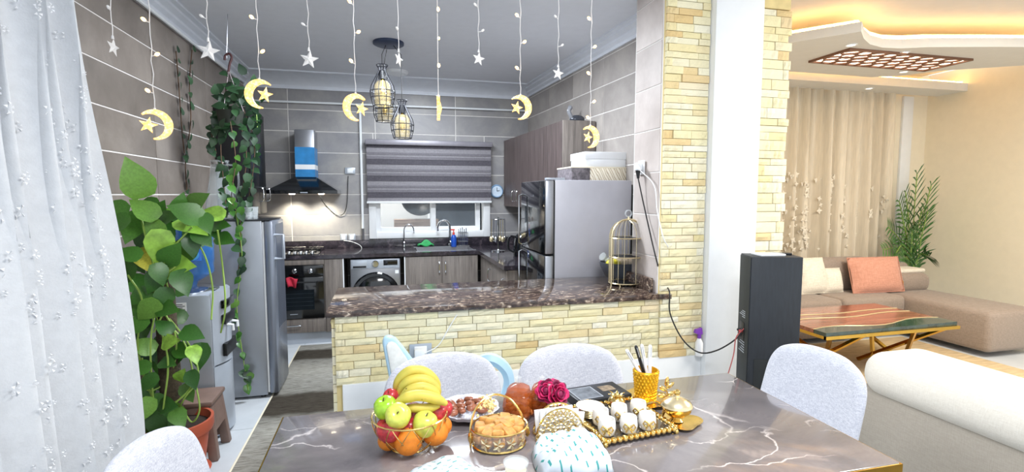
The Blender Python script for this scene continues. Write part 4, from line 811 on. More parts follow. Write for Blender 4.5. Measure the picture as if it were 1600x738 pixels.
# plug, cords
p = atx(1003, 262, XP - .012); t = thing('socket_adaptor', 'white plug adaptor on the tiled pier', 'plug', p)
box('plate', 'plastic_white', t, -.006, 0, -.04, .04, -.045, .045, .003); box('plug', 'plastic_white', t, -.045, -.006, -.02, .02, -.02, .03, .008); MB().tube([(-.03, -.005, -.02), (-.03, -.01, -.07)], [.016, .008], 8).build('black_plug', 'black', t); MB().tube(curve_pts([(-.04, -.01, .015), (-.05, -.03, .01), (-.045, -.06, -.02)], 4), [.016] * 4 + [.012] * 4 + [.006], 8).build('white_plug', 'plastic_white', t)
Pc = Vector(p)
pipe('black_power_cord', 'long black cord sagging from the plug across the stone to the speaker', curve_pts([Pc + Vector((-.03, -.01, -.07)), atx(1008, 330, XP - .02), atx(1024, 400, XP - .025), at(1036, 440, 2.80), at(1046, 456, 2.66), at(1047, 490, 2.66), at(1066, 530, 2.62), at(1092, 551, 2.58), at(1120, 548, 2.52), at(1150, 530, 2.40), at(1160, 514, 2.31)], 7), .0045, 'black', 'cord', 5)
pipe('white_power_cord', 'white cord falling from the plug along the tiled pier', curve_pts([Pc + Vector((-.045, -.06, -.02)), atx(1022, 290, XP - .02), atx(1027, 330, XP - .02), atx(1036, 370, XP - .02), at(1044, 386, 2.70)], 7), .0036, 'plastic_white', 'cord', 5)
t = socket('stone_wall_socket', 'grey socket with a white charger low in the bar stonework', at(657, 548, YS - .03), s=(.12, .08)); box('charger', 'plastic_white', t, -.035, .02, -.055, -.016, -.03, .02, .006)
pipe('charger_cable', 'thin white charger cable slanting down the bar stonework', curve_pts([at(714, 492, YS - .035), at(700, 515, YS - .035), at(685, 540, YS - .035), at(664, 552, YS - .06)], 5), .003, 'plastic_white', 'cable', 5)
p = at(1094, 520, 2.60); t = thing('spray_bottle', 'white spray bottle with purple trigger beside the column', 'bottle', (1.875, 2.66, .505)); sp_ = plain('purple_plastic', '#7d3fb0', .4)
t.location = (1.87, 2.685, .505); MB().lathe([(.022, 0), (.024, .01), (.024, .08), (.010, .11)], 12).build('body', 'plastic_white', t); MB().lathe([(.012, .11), (.012, .135)], 10).build('collar', sp_, t); MB().prism([(-.035, .145), (-.03, .165), (.012, .175), (.018, .135), (-.01, .135)], -.010, .010, 'y').build('trigger', sp_, t)

# ================================================================ light strands with moons and stars
def star2(r, n=5, ri=.42): return [(r * (1 if k % 2 == 0 else ri) * math.sin(PI * k / n), r * (1 if k % 2 == 0 else ri) * math.cos(PI * k / n)) for k in range(2 * n)]
def star_mesh(name, mat, r, d):
    pl = star2(r); n = len(pl); b = MB(); b.add([(x, 0, z) for x, z in pl] + [(0, -d, 0), (0, d, 0)], [(i, (i + 1) % n, n) for i in range(n)] + [((i + 1) % n, i, n + 1) for i in range(n)]); return mesh_of(name, b, mat, smooth=False)
def cres(r=.056):
    o_, i_ = [], []
    for k in range(19):
        a = R(-118 + 236 * k / 18); o_.append((r * math.cos(a), r * math.sin(a)))
    for k in range(17):
        a = R(118 - 236 * k / 16) * 1.0; q = r * .80; cx = -r * .30
        i_.append((cx + q * math.cos(a * .98), q * math.sin(a * .98) * 1.02))
    return o_ + i_[1:-1]
def moon_mesh():
    b = MB(); pl = cres(); n = len(pl); b.prism(pl, -.007, .007, 'y'); return mesh_of('moon', b, 'moon', bevel=0, smooth=True, angle=30)
MOON, STAR_L, STAR_W = moon_mesh(), star_mesh('star', 'moon', .032, .008), star_mesh('star', 'star', .043, .012); BULB = mesh_of('bulb', MB().ball((0, 0, 0), .0065, 8, 6, 1, 1, 1.5), 'bulb')
BULB_OFF = mesh_of('bulb', MB().ball((0, 0, 0), .0055, 8, 6, 1, 1, 1.6), 'star')
YSTR = 2.2
def strand(px, py, rz, moon, flip, bulbs, label, sc=1.0, on=True):
    p = at(px, py, YSTR); t = thing('light_strand', label, 'string light', p, rz, 'hanging strands of the moon and star lights')
    top = ZC - p.z; ci = [(.003 * math.sin(9 * k / 20 * top * 6), .0, .045 * sc + (top - .045 * sc) * k / 20) for k in range(21)]
    MB().tube(ci, .0016, 4).build('cord', 'cord_clear', t)
    for k, q in enumerate(bulbs):
        z = at(px, q, YSTR).z - p.z; s_ = 1 if k % 2 else -1; b = link('bulb', BULB if on else BULB_OFF, t, (s_ * .018, -.004, z + .008), (0, s_ * .9, 0)); MB().tube([(0, 0, z), (s_ * .014, -.003, z + .004)], .0018, 4).build('bulb_lead', 'cord_clear', t)
        if on and k % 2 == 0: pass
    if moon:
        mo = link('moon', MOON, t, (0, 0, 0), (0, (PI if flip else 0) + (R(20) if flip else -R(20)), 0), (sc, sc, sc)); st = link('star', STAR_L, t, ((.022 if flip else -.022) * sc, -.008, -.004), (0, R(12), 0), (sc, sc, sc)); MB().lathe([(.006, .048 * sc), (.004, .062 * sc)], 8).build('cap', 'cord_clear', t)
    else: link('star', STAR_W, t, (0, 0, 0), (0, R(8), 0), (sc, sc, sc)); MB().lathe([(.005, .036 * sc), (.0035, .052 * sc)], 8).build('cap', 'cord_clear', t)
    return t
strand(243, 195, .25, True, False, (36, 88, 146), 'strand ending in a lit moon, the one against the taupe left wall')
strand(406, 147, -.15, True, True, (31, 84), 'strand ending in a lit moon in front of the hanging plant')
strand(556, 168, .55, True, True, (8, 52, 100), 'strand ending in a lit moon left of the wire cage pendants', .98)
strand(685, 169, 1.45, True, False, (20, 61, 107), 'strand ending in a lit moon turned edge-on', .92)
strand(813, 168, .15, True, False, (28, 68, 110), 'strand ending in a lit moon below the kitchen ceiling corner', .95)
strand(922, 214, .3, True, False, (33, 75, 118, 161, 187), 'strand ending in a lit moon above the white carton', .9)
strand(326, 80, .1, False, False, (30,), 'strand ending in a clear star by the left crown moulding', .95, False)
strand(483, 93, -.1, False, False, (42,), 'strand ending in a clear star over the grey ceiling, left of the pendant', .88, False)
strand(623, 93, 1.05, False, False, (50,), 'strand ending in a clear star just beside the pendant ceiling plate', .8, False)
strand(748, 92, .3, False, False, (12, 50), 'strand ending in a clear star over the ceiling right of the pendant', .72, False)
strand(872, 115, .2, False, False, (30, 73), 'strand ending in a clear star in front of the right hand crown', .72, False)
strand(177, 74, 1.4, False, False, (18,), 'strand ending in a clear star turned edge-on at the far left', .8, False)

# ================================================================ dining table
TZ = .76; TX0, TX1, TY0, TY1 = -.34, 1.372, 1.04, 1.77
t = thing('dining_table', 'dining table with a glossy grey brown marble top and gold edge', 'dining table', ((TX0 + TX1) / 2, (TY0 + TY1) / 2, 0)); hx, hy = (TX1 - TX0) / 2, (TY1 - TY0) / 2
top = box('tabletop', 'marble', t, -hx, hx, -hy, hy, TZ - .028, TZ, .004)
MB().box(-hx - .004, hx + .004, -hy - .004, -hy, TZ - .026, TZ - .003).box(-hx - .004, hx + .004, hy, hy + .004, TZ - .026, TZ - .003).box(-hx - .004, -hx, -hy, hy, TZ - .026, TZ - .003).box(hx, hx + .004, -hy, hy, TZ - .026, TZ - .003).build('gold_edge', 'brass', top, smooth=False)
box('apron', 'leg', t, -hx + .12, hx - .12, -hy + .10, hy - .10, TZ - .08, TZ - .028, .004)
for sx in (-1, 1):
    for sy in (-1, 1): MB().add([(sx * (hx - .48) + a * .03, sy * (hy - .14) + b * .03, TZ - .028) for a, b in ((-1, -1), (1, -1), (1, 1), (-1, 1))] + [(sx * (hx - .42) + a * .018, sy * (hy - .08) + b * .018, 0) for a, b in ((-1, -1), (1, -1), (1, 1), (-1, 1))], [(0, 1, 2, 3), (4, 5, 6, 7), (0, 1, 5, 4), (1, 2, 6, 5), (2, 3, 7, 6), (3, 0, 4, 7)]).build('leg', 'brass', t, smooth=False)
# chairs: back shell curved around the sitter, who faces local +y ... the backrest stands at local -y
def make_chair():
    t = thing('dining_chair', 'x', 'chair', (0, 0, 0), 0, 'grey upholstered dining chairs')
    MB().grid(lambda u, v: (0, 0, 0), 1, 1)
    s_ = MB().prism([(.21 * math.copysign(abs(math.cos(a)) ** .6, math.cos(a)), .02 + .20 * math.copysign(abs(math.sin(a)) ** .6, math.sin(a))) for a in [2 * PI * k / 28 for k in range(28)]], .405, .475, 'z').build('seat', 'chair', t, bevel=.02, seg=3)
    Wt, Wb, H = .238, .245, .415
    def sh(u, v, d):
        x = (u - .5) * 2; h = v; wv = Wb + (Wt - Wb) * h; top = .43 + H * h * (1 - .09 * abs(x) ** 3.2)
        if h > .55: wv *= 1 - .20 * ((h - .55) / .45) ** 4
        X = x * wv; Y = -.20 - .07 * h + .075 * x * x * (1 - .35 * h)
        n = Vector((-x * .45, 1, .12)).normalized()
        e = (1 - abs(x) ** 6) ** .5 * (1 - max(0, (h - .85) / .15) ** 3) ** .5 if h < 1 and abs(x) < 1 else 0
        return (X + n.x * d * (.3 + .7 * e), Y + n.y * d * (.3 + .7 * e), top)
    b = MB(); nu, nv = 20, 14
    b.grid(lambda u, v: sh(u, v, .028), nu, nv); o = len(b.v); b.grid(lambda u, v: sh(u, v, -.028), nu, nv); W = nu + 1
    rim = [i for i in range(W)] + [j * W + nu for j in range(1, nv + 1)] + [nv * W + i for i in range(nu - 1, -1, -1)] + [j * W for j in range(nv - 1, 0, -1)]
    for i in range(len(rim)): a, c = rim[i], rim[(i + 1) % len(rim)]; b.f.append((a, c, o + c, o + a))
    br = b.build('backrest', 'chair', t, angle=70); md = br.modifiers.new('round', 'SUBSURF'); md.levels = 1; md.render_levels = 1
    for sx in (-1, 1):
        for sy in (-1, 1): MB().tube([(sx * .15, .02 + sy * .13, .41), (sx * .21, .02 + sy * .20, 0)], [.016, .010], 8).build('leg', 'leg', t)
    box('seat_frame', 'leg', t, -.15, .15, -.12, .16, .392, .406, .003)
    return t
ch0 = make_chair()
spots = [(.235, 1.80, PI + .08, 'grey chair across the table behind the fruit basket', 1.0), (.76, 1.79, PI - .02, 'grey chair across the table behind the magenta roses', 1.0), (1.54, 1.70, PI / 2 + .05, 'grey chair at the table end in front of the black loudspeaker', 1.0), (-.395, 1.45, -PI / 2 - .10, 'grey chair at the table end beside the terracotta pot', 1.0)]
for i, (x, y, rz, lab, sc) in enumerate(spots):
    c = ch0 if i == 0 else copy_tree(ch0); c.location = (x, y, 0); c.rotation_euler = (0, 0, rz); c['label'] = lab
# pale blue child's seat behind the first chair
t = thing('child_seat', 'pale blue plastic child seat behind the chair by the fruit basket', 'child seat', (.30, 2.36, 0)); pb = plain('pale_blue_plastic', '#b4d6ea', .4, var=.05); wf = plain('pale_quilted_fabric', '#e2e4e0', .8, var=.15, scale=20)
W0 = Vector((.30, 2.36, 0)); wp = [at(x, y, 2.36) - W0 for x, y in ((597, 533), (601, 526), (609, 524), (618, 528), (630, 542), (645, 562), (650, 600), (616, 625), (608, 590))]
MB().prism([(q.x, q.z) for q in wp], -.025, .025, 'y').build('side_wing', pb, t, bevel=.018, seg=3)
wc = sum(wp, Vector()) / 9; MB().prism([(wc.x + (q.x - wc.x) * .72, wc.z + (q.z - wc.z) * .80) for q in wp], -.034, -.02, 'y').build('wing_pad', wf, t, bevel=.006)
MB().tube(curve_pts([(.05, .05, .62), (.17, .0, .70), (.25, -.02, .66), (.275, -.02, .58), (.24, -.02, .50), (.12, 0, .46)], 6), .030).build('armrest', pb, t)
MB().box(-.24, .22, -.16, .16, .36, .44).build('seat', pb, t, bevel=.03, seg=3)
for sx in (-1, 1):
    for sy in (-1, 1): MB().tube([(sx * .18, sy * .12, .37), (sx * .24, sy * .17, 0)], .014, 8).build('leg', 'plastic_white', t)

# ================================================================ fruit basket
FB = atz(641, 698, TZ); FBX, FBY = FB.x, FB.y
t = thing('fruit_basket', 'gold wire fruit basket on the marble table', 'basket', (FBX, FBY, TZ)); rb = .108
def bowlr(z): return .045 + (rb - .045) * math.sin(min(1, z / .10) * PI / 2) ** .8
for z in (.008, .10): MB().tube([(bowlr(z) * math.cos(2 * PI * k / 28), bowlr(z) * math.sin(2 * PI * k / 28), z) for k in range(28)], .0028, 5, closed=True).build('rim' if z > .05 else 'base_ring', 'gold', t)
for k in range(12):
    a = 2 * PI * k / 12
    for s_ in (-1, 1): MB().tube([(bowlr(.008 + .092 * q / 8) * math.cos(a + s_ * .5 * q / 8), bowlr(.008 + .092 * q / 8) * math.sin(a + s_ * .5 * q / 8), .008 + .092 * q / 8) for q in range(9)], .0017, 4).build('wire', 'gold', t)
for k in range(3): MB().ball((.045 * math.cos(2.1 * k - 1.57), .045 * math.sin(2.1 * k - 1.57), .004), .004, 8, 6).build('foot', 'gold', t)
def applemesh(name, mat):
    pr = [(.001, .0), (.35, -.03), (.6, .0), (.85, .25), (1.0, .75), (1.0, 1.1), (.88, 1.5), (.6, 1.76), (.3, 1.76), (.1, 1.66), (.001, 1.58)]
    return mesh_of(name, MB().lathe([(a, z - .88) for a, z in pr], 18, cap=False, mod=lambda a, z: 1 + .03 * math.cos(5 * a)), mat, angle=70)
am = {'green': plain('green_apple_skin', '#9cc832', .25, var=.2, scale=2.5, coat=.2), 'yellow': plain('yellow_apple_skin', '#cfd65c', .28, var=.15, scale=2.5, coat=.2), 'red': plain('red_apple_skin', '#b8323a', .28, var=.35, scale=3, coat=.2), 'orange': plain('orange_peel', '#ee8a22', .4, var=.1, scale=3, bump=.5, bscale=40)}
AM = {k: applemesh('body', v) for k, v in am.items() if k != 'orange'}; OM = mesh_of('body', MB().ball((0, 0, 0), 1, 20, 12, sz=.95), am['orange'])
SM = mesh_of('stem', MB().tube([(0, 0, .6), (.05, 0, .85), (.14, 0, 1.02)], .045, 5), 'stem_brown')
def fruit(kind, px, py, Y, rpx, lab, tilt=(0, 0)):
    p = at(px, py, Y); s_ = rpx * (p - EYE).length / 790
    t = thing('orange' if kind == 'orange' else 'apple', lab, 'orange' if kind == 'orange' else 'apple', p, 0, 'fruit in the gold basket'); t.rotation_euler = (tilt[0], tilt[1], 0)
    link('body', OM if kind == 'orange' else AM[kind], t, scale=(s_,) * 3); link('stem', SM, t, scale=(s_,) * 3)
fruit('green', 603, 638, FBY - .02, 17, 'bright green apple at the left rim of the fruit basket', (.2, -.3)); fruit('yellow', 622, 650, FBY - .055, 18.5, 'yellow green apple below the left end of the bananas', (.9, -.2)); fruit('yellow', 664, 663, FBY - .05, 18, 'yellow green apple between the two oranges, right of centre', (.2, .1))
fruit('red', 608, 671, FBY - .045, 18, 'red apple low at the left of the basket beneath the yellow apple', (.2, -.4)); fruit('red', 611, 620, FBY + .02, 11, 'small red apple against the left banana tips', (.3, -.5)); fruit('red', 639, 668, FBY - .02, 15, 'red apple half hidden behind the front orange', (.2, 0)); fruit('red', 646, 648, FBY + .01, 16, 'red apple tucked just under the bananas at the centre'); fruit('red', 682, 645, FBY + .01, 16, 'red apple below the right end of the bananas', (.1, .3)); fruit('red', 693, 640, FBY + .03, 13, 'red apple at the far right rim of the basket', (.2, .4))
fruit('orange', 638, 690, FBY - .055, 20, 'orange at the front of the fruit basket'); fruit('orange', 680, 676, FBY - .035, 19, 'orange at the front right of the fruit basket'); fruit('orange', 690, 666, FBY + .01, 15, 'orange behind the front right orange'); fruit('orange', 607, 688, FBY - .01, 15, 'orange deep at the left of the basket')
bp = at(655, 620, FBY); t = thing('banana_bunch', 'bunch of ripe bananas lying on top of the fruit', 'bananas', bp, 0)
bt = NT('ripe_banana_skin_spotted'); bv = bt.pos('Object'); bc = bt.ramp(bt.noise(bv, 14, 3), [(.35, lin('#b9b04a')), (.65, lin('#dcc352'))]); bt.base(bt.mix(bt.ramp(bt.noise(bt.scalevec(bv, (.5, 1, 1.4)), 75, 2), [(.66, (0, 0, 0, 1)), (.74, (1, 1, 1, 1))]), bc, lin('#5a4426'))); bnm0 = bt.done(.5)
bnm = bnm0; tipm = plain('banana_tip', '#6d5a2a', .8)
for ctrl, Y, r_ in (([(617, 622), (622, 597), (642, 580), (665, 583), (681, 600), (684, 612)], FBY + .05, 10.5), ([(619, 624), (630, 603), (648, 594), (668, 596), (682, 610), (686, 618)], FBY + .025, 10.5), ([(622, 627), (638, 612), (658, 606), (676, 612), (688, 624)], FBY + .0, 10.5), ([(615, 631), (634, 622), (656, 618), (680, 623), (699, 632)], FBY - .025, 10.5), ([(630, 637), (648, 638), (668, 638), (688, 634)], FBY - .02, 8.5)):
    pts = [q - bp for q in curve_pts([at(x, y, Y) for x, y in ctrl], 6)]; n = len(pts); rr = [r_ * 1.5 / 790 * max(.28, min(1, 3.2 * min(i / n + .04, 1.04 - i / n)) ** .7) for i in range(n)]
    b = MB().tube(pts, rr, 6).build('banana', bnm, t, angle=70); sd = b.modifiers.new('round', 'SUBSURF'); sd.levels = 1; sd.render_levels = 1
    MB().tube([pts[0], pts[0] + (pts[0] - pts[1]) * 1.2], [rr[0] * .9, rr[0] * .6], 6).build('tip', tipm, b)
# ================================================================ other things on the table
p = atz(733, 650, TZ); t = thing('foil_platter', 'foil wrapped plate of dates and nuts behind the fruit basket', 'platter', (p.x, p.y + .01, TZ))
foil = plain('crinkled_foil', '#d9d9e0', .25, .7, var=.1, bump=1.0, bscale=40)
MB().lathe([(.001, .004), (.07, .004), (.098, .018), (.103, .030), (.095, .030), (.07, .014), (.001, .012)], 30, mod=lambda a, z: 1 + .03 * math.sin(11 * a) * (z > .01)).build('foil', foil, t)
for i in range(16): MB().ball((0, 0, 0), .013, 8, 6, 1.6, 1, .8).build('date', plain('date_skin', '#9a5f45', .3, var=.3) if i == 0 else bpy.data.materials['date_skin'], t, loc=(-.055 + .03 * (i % 4) + random.uniform(-.004, .004), -.035 + .024 * (i // 4), .026 + .006 * (i % 3)), rot=(0, random.uniform(-.3, .3), random.uniform(0, 3)))
nm = MB()
for i in range(60): nm.ball((.06 + random.gauss(0, .016), random.gauss(0, .035), .024 + random.uniform(0, .012)), random.uniform(.004, .007), 6, 4)
tag(nm.build('nuts', plain('pale_nuts', '#e2c98a', .6, var=.25), t), kind='stuff')
# sweets basket
SBp = atz(780, 694, TZ); t = thing('sweets_basket', 'gold rimmed glass basket of pastries with an arched handle', 'basket', (SBp.x, SBp.y, TZ)); rs = .083
for z, r_, q in ((.006, .078, .0032), (.058, .085, .0028)): MB().tube([(r_ * math.cos(2 * PI * k / 30), r_ * .86 * math.sin(2 * PI * k / 30), z) for k in range(30)], q, 5, closed=True).build('gold_rim', 'gold', t)
MB().lathe([(.077, .006), (.084, .058)], 30, cap=False, sy=.86).build('glass_wall', 'glass', t); MB().lathe([(.076, .004), (.076, .008)], 26, sy=.86).build('base', 'gold_pale', t)
MB().tube(curve_pts([(-.086, .0, .0), (-.086, .0, .06), (-.065, .012, .115), (-.015, .03, .140), (.035, .03, .125), (.068, .02, .085), (.080, .012, .05)], 6), .0034, 6).build('handle', 'gold', t)
fl_ = MB()
for c in range(4):
    a0 = -1.57 + (c - 1.5) * .45
    for q in range(5):
        b = 2 * PI * q / 5; a = a0 + math.cos(b) * .10; z = .032 + math.sin(b) * .012; n = Vector((math.cos(a), .86 * math.sin(a), 0)); tt_ = Vector((-math.sin(a), math.cos(a), 0)); c0 = Vector((.086 * math.cos(a), .086 * .86 * math.sin(a), z)); l = (tt_ * math.cos(b) + Vector((0, 0, 1)) * math.sin(b)) * .010; s_ = (tt_ * -math.sin(b) + Vector((0, 0, 1)) * math.cos(b)) * .005
        fl_.add([c0 - l, c0 + s_ + n * .002, c0 + l, c0 - s_ + n * .002], [(0, 1, 2, 3)])
tag(fl_.build('gold_blossoms', 'gold_pale', t, smooth=False, recalc=False), kind='stuff')
for s_ in (-1, 1): MB().ball((.086 * s_, 0, .03), .014, 8, 6, .6, 1, 1.3).build('side_ornament', 'gold', t)
pastry = plain('golden_pastry', '#c8934f', .6, var=.4, scale=45, bump=.5, bscale=60)
pme = mesh_of('pastry', MB().box(-.020, .020, -.017, .017, -.012, .012), pastry, bevel=.007, seg=2)
k = 0
for r_, n, z in ((.0, 1, .062), (.026, 6, .058), (.054, 11, .052), (.03, 6, .036), (.058, 11, .030)):
    for i in range(n):
        a = 2 * PI * i / max(n, 1) + r_ * 9; o = link('pastry', pme, None, (SBp.x + r_ * math.cos(a), SBp.y + r_ * .86 * math.sin(a), TZ + z + random.uniform(-.004, .006)), (random.uniform(-.35, .35), random.uniform(-.35, .35), a + random.uniform(-.3, .3))); k += 1
        tag(o, 'small golden square pastry piled in the gold basket', 'pastry', 'pastries in the gold basket')
# amber jars of nuts
def sq(a, z): a += .5; return .93 / (abs(math.cos(a)) ** 5 + abs(math.sin(a)) ** 5) ** .2
for px, py, w_, lab in ((811, 654, 50, 'amber lidded jar of nuts beside the pastry basket'), (848, 648, 46, 'amber lidded jar of nuts behind the roses')):
    p = atz(px, py, TZ); r_ = w_ / 2 * p.y * 1.03 / 790; t = thing('amber_jar', lab, 'jar', (p.x, p.y + .01, TZ), 0, 'amber jars of nuts'); h = r_ * 2.15
    MB().lathe([(r_ * .75, 0), (r_ * .95, h * .12), (r_, h * .45), (r_ * .9, h * .72), (r_ * .78, h * .78)], 28, cap=False, mod=sq).build('body', 'glass_amber', t)
    ld = MB().lathe([(r_ * .80, h * .78), (r_ * .72, h * .92), (r_ * .4, h * 1.02), (r_ * .12, h * 1.05)], 28, mod=sq).build('lid', 'glass_amber', t); MB().lathe([(r_ * .10, h * 1.05), (r_ * .2, h * 1.14), (r_ * .22, h * 1.24), (r_ * .001, h * 1.32)], 12).build('lid_knob', 'glass', ld)
    nb = MB()
    for i in range(110):
        a, q, z = random.uniform(0, 6.28), r_ * .82 * math.sqrt(random.random()), random.uniform(.1, .68) * h; nb.ball((q * math.cos(a), q * math.sin(a), z), random.uniform(.006, .009), 6, 4, 1.3)
    tag(nb.build('nuts', plain('roasted_nuts', '#c9793a', .5, var=.3) if px == 811 else bpy.data.materials['roasted_nuts'], t), kind='stuff')
# napkin holder
NP = atz(872, 688, TZ); t = thing('napkin_holder', 'gold openwork napkin holder filled with white napkins', 'napkin holder', (NP.x + .01, NP.y + .02, TZ), -.1)
for y in (-.022, .022):
    hw_ = .075
    MB().tube([(hw_ * math.cos(PI * k / 16), y, .005 + .092 * math.sin(PI * k / 16)) for k in range(17)], .003, 5).build('arch', 'gold', t); MB().tube([(-hw_, y, .004), (hw_, y, .004)], .003, 5).build('base_bar', 'gold', t)
    for k in range(34):
        ri = 0 if k < 16 else 1 if k < 27 else 2; kk = k - (0, 16, 27)[ri]; nn_ = (16, 11, 7)[ri]; q = (.86, .58, .28)[ri]; a = PI * (kk + .5) / nn_; c = (hw_ * q * math.cos(a), y, .008 + .090 * q * math.sin(a)); r_ = .0105 + .002 * (k % 2); MB().tube([(c[0] + r_ * math.cos(2 * PI * j / 9), y - .002, c[2] + r_ * .8 * math.sin(2 * PI * j / 9)) for j in range(9)], .002, 4, closed=True).build('scroll', 'gold_pale' if k % 2 else 'gold', t)
MB().box(-.07, .07, -.024, .024, 0, .004).build('base', 'gold', t, smooth=False)
for q in range(3):
    o = box('paper_napkin', 'paper', None, -.060, .060, -.003, .003, -.042, .042, .001); o.location = (NP.x + .022 - .012 * q, NP.y + .010 + .010 * q, TZ + .043 + .002 * q); o.rotation_euler = (0, .12 - .1 * q, -.1); tag(o, ('nearest', 'middle', 'farthest')[q] + ' of the folded white paper napkins standing in the gold holder', 'napkin', 'napkins in the gold holder')
# roses
RP = atz(868, 668, TZ); t = thing('rose_stem_vase', 'slim frosted holder with two magenta fabric roses', 'artificial flowers', (RP.x + .0, RP.y + .055, TZ)); R0 = Vector(t.location)
MB().lathe([(.022, 0), (.022, .006), (.009, .012), (.009, .115), (.011, .12)], 14).build('holder', plain('frosted_plastic', '#e9e6e4', .3, alpha=.8), t)
def rose(c, r_, tilt):
    n0 = Vector(tilt).normalized(); M_ = n0.to_track_quat('Z', 'Y').to_matrix()
    rr_ = MB().ball((0, 0, 0), r_ * .32, 10, 7, sz=1.1).build('bloom', 'rose_dark', t, loc=c)
    for ring, (cnt, rad, op, hh) in enumerate(((4, .30, .15, .55), (5, .50, .40, .62), (6, .72, .75, .62), (7, .90, 1.15, .55))):
        for k in range(cnt):
            a = 2 * PI * k / cnt + ring * .5
            def fn(u, v, a=a):
                aa = a + (u - .5) * 1.9 * 5 / cnt * (1 - .25 * v); q = rad * (.35 + .65 * v ** .8) * (1 + .10 * math.cos((u - .5) * 6)); z = hh * (v * math.cos(op * .75 * v)) - .25 - .07 * ring + .10 * v * (1 - abs(2 * u - 1))
                return tuple(M_ @ Vector((r_ * q * math.cos(aa), r_ * q * math.sin(aa), r_ * z)))
            MB().grid(fn, 5, 4).build('petal', 'rose' if (k + ring) % 3 else 'rose_dark', rr_, recalc=False, thick=.0012, angle=80)
rose(at(854, 611, R0.y) - R0, .042, (-.5, -.7, .5)); rose(at(873, 616, R0.y - .02) - R0, .046, (.35, -.9, .35)); rose(at(866, 600, R0.y + .02) - R0, .032, (.2, -.1, 1))
# packages
def package(lab, px, py, sx, sy, h, rz, seed, ph):
    p = atz(px, py, TZ); t = NT('printed_wrap_%d' % seed); pv = t.pos('Object'); uvn = t.node('ShaderNodeUVMap'); mp = t.node('ShaderNodeMapping'); mp.inputs['Rotation'].default_value = (0, 0, ph); mp.inputs['Scale'].default_value = (1, 1, 1); t.link(uvn.outputs[0], mp.inputs[0])
    bk = t.node('ShaderNodeTexBrick'); bk.offset = .5; bk.inputs['Scale'].default_value = 14; bk.inputs['Mortar Size'].default_value = .0; bk.inputs['Brick Width'].default_value = .5; bk.inputs['Row Height'].default_value = .4
    sxy = t.node('ShaderNodeSeparateXYZ'); t.link(mp.outputs[0], sxy.inputs[0])
    def fr(o, k, off=0.0):
        a = t.node('ShaderNodeMath', operation='MULTIPLY_ADD'); t.link(o, a.inputs[0]); a.inputs[1].default_value = k; a.inputs[2].default_value = off; b = t.node('ShaderNodeMath', operation='FRACT'); t.link(a.outputs[0], b.inputs[0]); return a.outputs[0], b.outputs[0]
    ra, rf = fr(sxy.outputs['Y'], 34.0); fl__ = t.node('ShaderNodeMath', operation='FLOOR'); t.link(ra, fl__.inputs[0]); ho = t.node('ShaderNodeMath', operation='MULTIPLY_ADD'); t.link(sxy.outputs['X'], ho.inputs[0]); ho.inputs[1].default_value = 30.0; sh = t.node('ShaderNodeMath', operation='MULTIPLY'); t.link(fl__.outputs[0], sh.inputs[0]); sh.inputs[1].default_value = .37; t.link(sh.outputs[0], ho.inputs[2]); hf = t.node('ShaderNodeMath', operation='FRACT'); t.link(ho.outputs[0], hf.inputs[0])
    l1 = t.node('ShaderNodeMath', operation='LESS_THAN'); t.link(rf, l1.inputs[0]); l1.inputs[1].default_value = .2; l2 = t.node('ShaderNodeMath', operation='LESS_THAN'); t.link(hf.outputs[0], l2.inputs[0]); l2.inputs[1].default_value = .42; mu = t.node('ShaderNodeMath', operation='MULTIPLY'); t.link(l1.outputs[0], mu.inputs[0]); t.link(l2.outputs[0], mu.inputs[1])
    t.base(t.mix(mu.outputs[0], lin('#cfd8e2'), lin('#3f9a98'))); t.bump(t.noise(pv, 22, 3), .35, .006); mt = t.done(.6)
    t.n.remove(bk)
    rnd = random.Random(seed); ph_ = [rnd.uniform(0, 6) for _ in range(6)]
    def fn(u, v):
        x, y = (u - .5) * 2, (v - .5) * 2; e = (max(0, 1 - abs(x) ** 4) * max(0, 1 - abs(y) ** 4)) ** .6
        z = h * e * (.80 + .26 * math.sin(3.5 * x + ph_[0]) * math.sin(3 * y + ph_[1]) + .16 * abs(math.sin(5 * x - 4 * y + ph_[2])) + .10 * abs(math.sin(7 * x + 6 * y + ph_[3]))) + .006
        return (x * sx * (1 - .10 * abs(y) ** 2), y * sy * (1 - .12 * abs(x) ** 2), z)
    th = thing('paper_parcel', lab, 'parcel', (p.x, p.y, TZ), rz); b = MB().grid(fn, 26, 22); wo = b.build('wrapping', mt, th, recalc=False, angle=80, thick=.002); ul = wo.data.uv_layers.new(name='UVMap')
    for lp in wo.data.loops: iu = lp.vertex_index; ul.data[lp.index].uv = ((iu % 27) / 26 * sx * 2.4, (iu // 27) / 22 * sy * 2.8)
    MB().grid(lambda u, v: ((u - .5) * 1.7 * sx, (v - .5) * 1.7 * sy, .002), 2, 2).build('underside', 'paper', th, smooth=False)
package('flat parcel in white printed paper in front of the pastry basket', 692, 750, .085, .075, .026, .5, 3, .3)
package('bulky parcel in white printed paper in front of the napkin holder', 893, 726, .105, .085, .070, -.1, 5, 1.15)
# lidded cup
p = atz(806, 748, TZ); t = thing('plastic_cup', 'clear plastic cup with a lid at the near table edge', 'cup', (p.x, p.y, TZ)); MB().lathe([(.026, 0), (.031, .042)], 20, cap=True).build('cup', 'glass', t); MB().lathe([(.033, .040), (.034, .046), (.028, .050), (.001, .049)], 20).build('lid', 'glass', t); MB().lathe([(.025, .002), (.028, .025)], 18).build('cream_filling', plain('cream_filling', '#e9e2c4', .5), t)
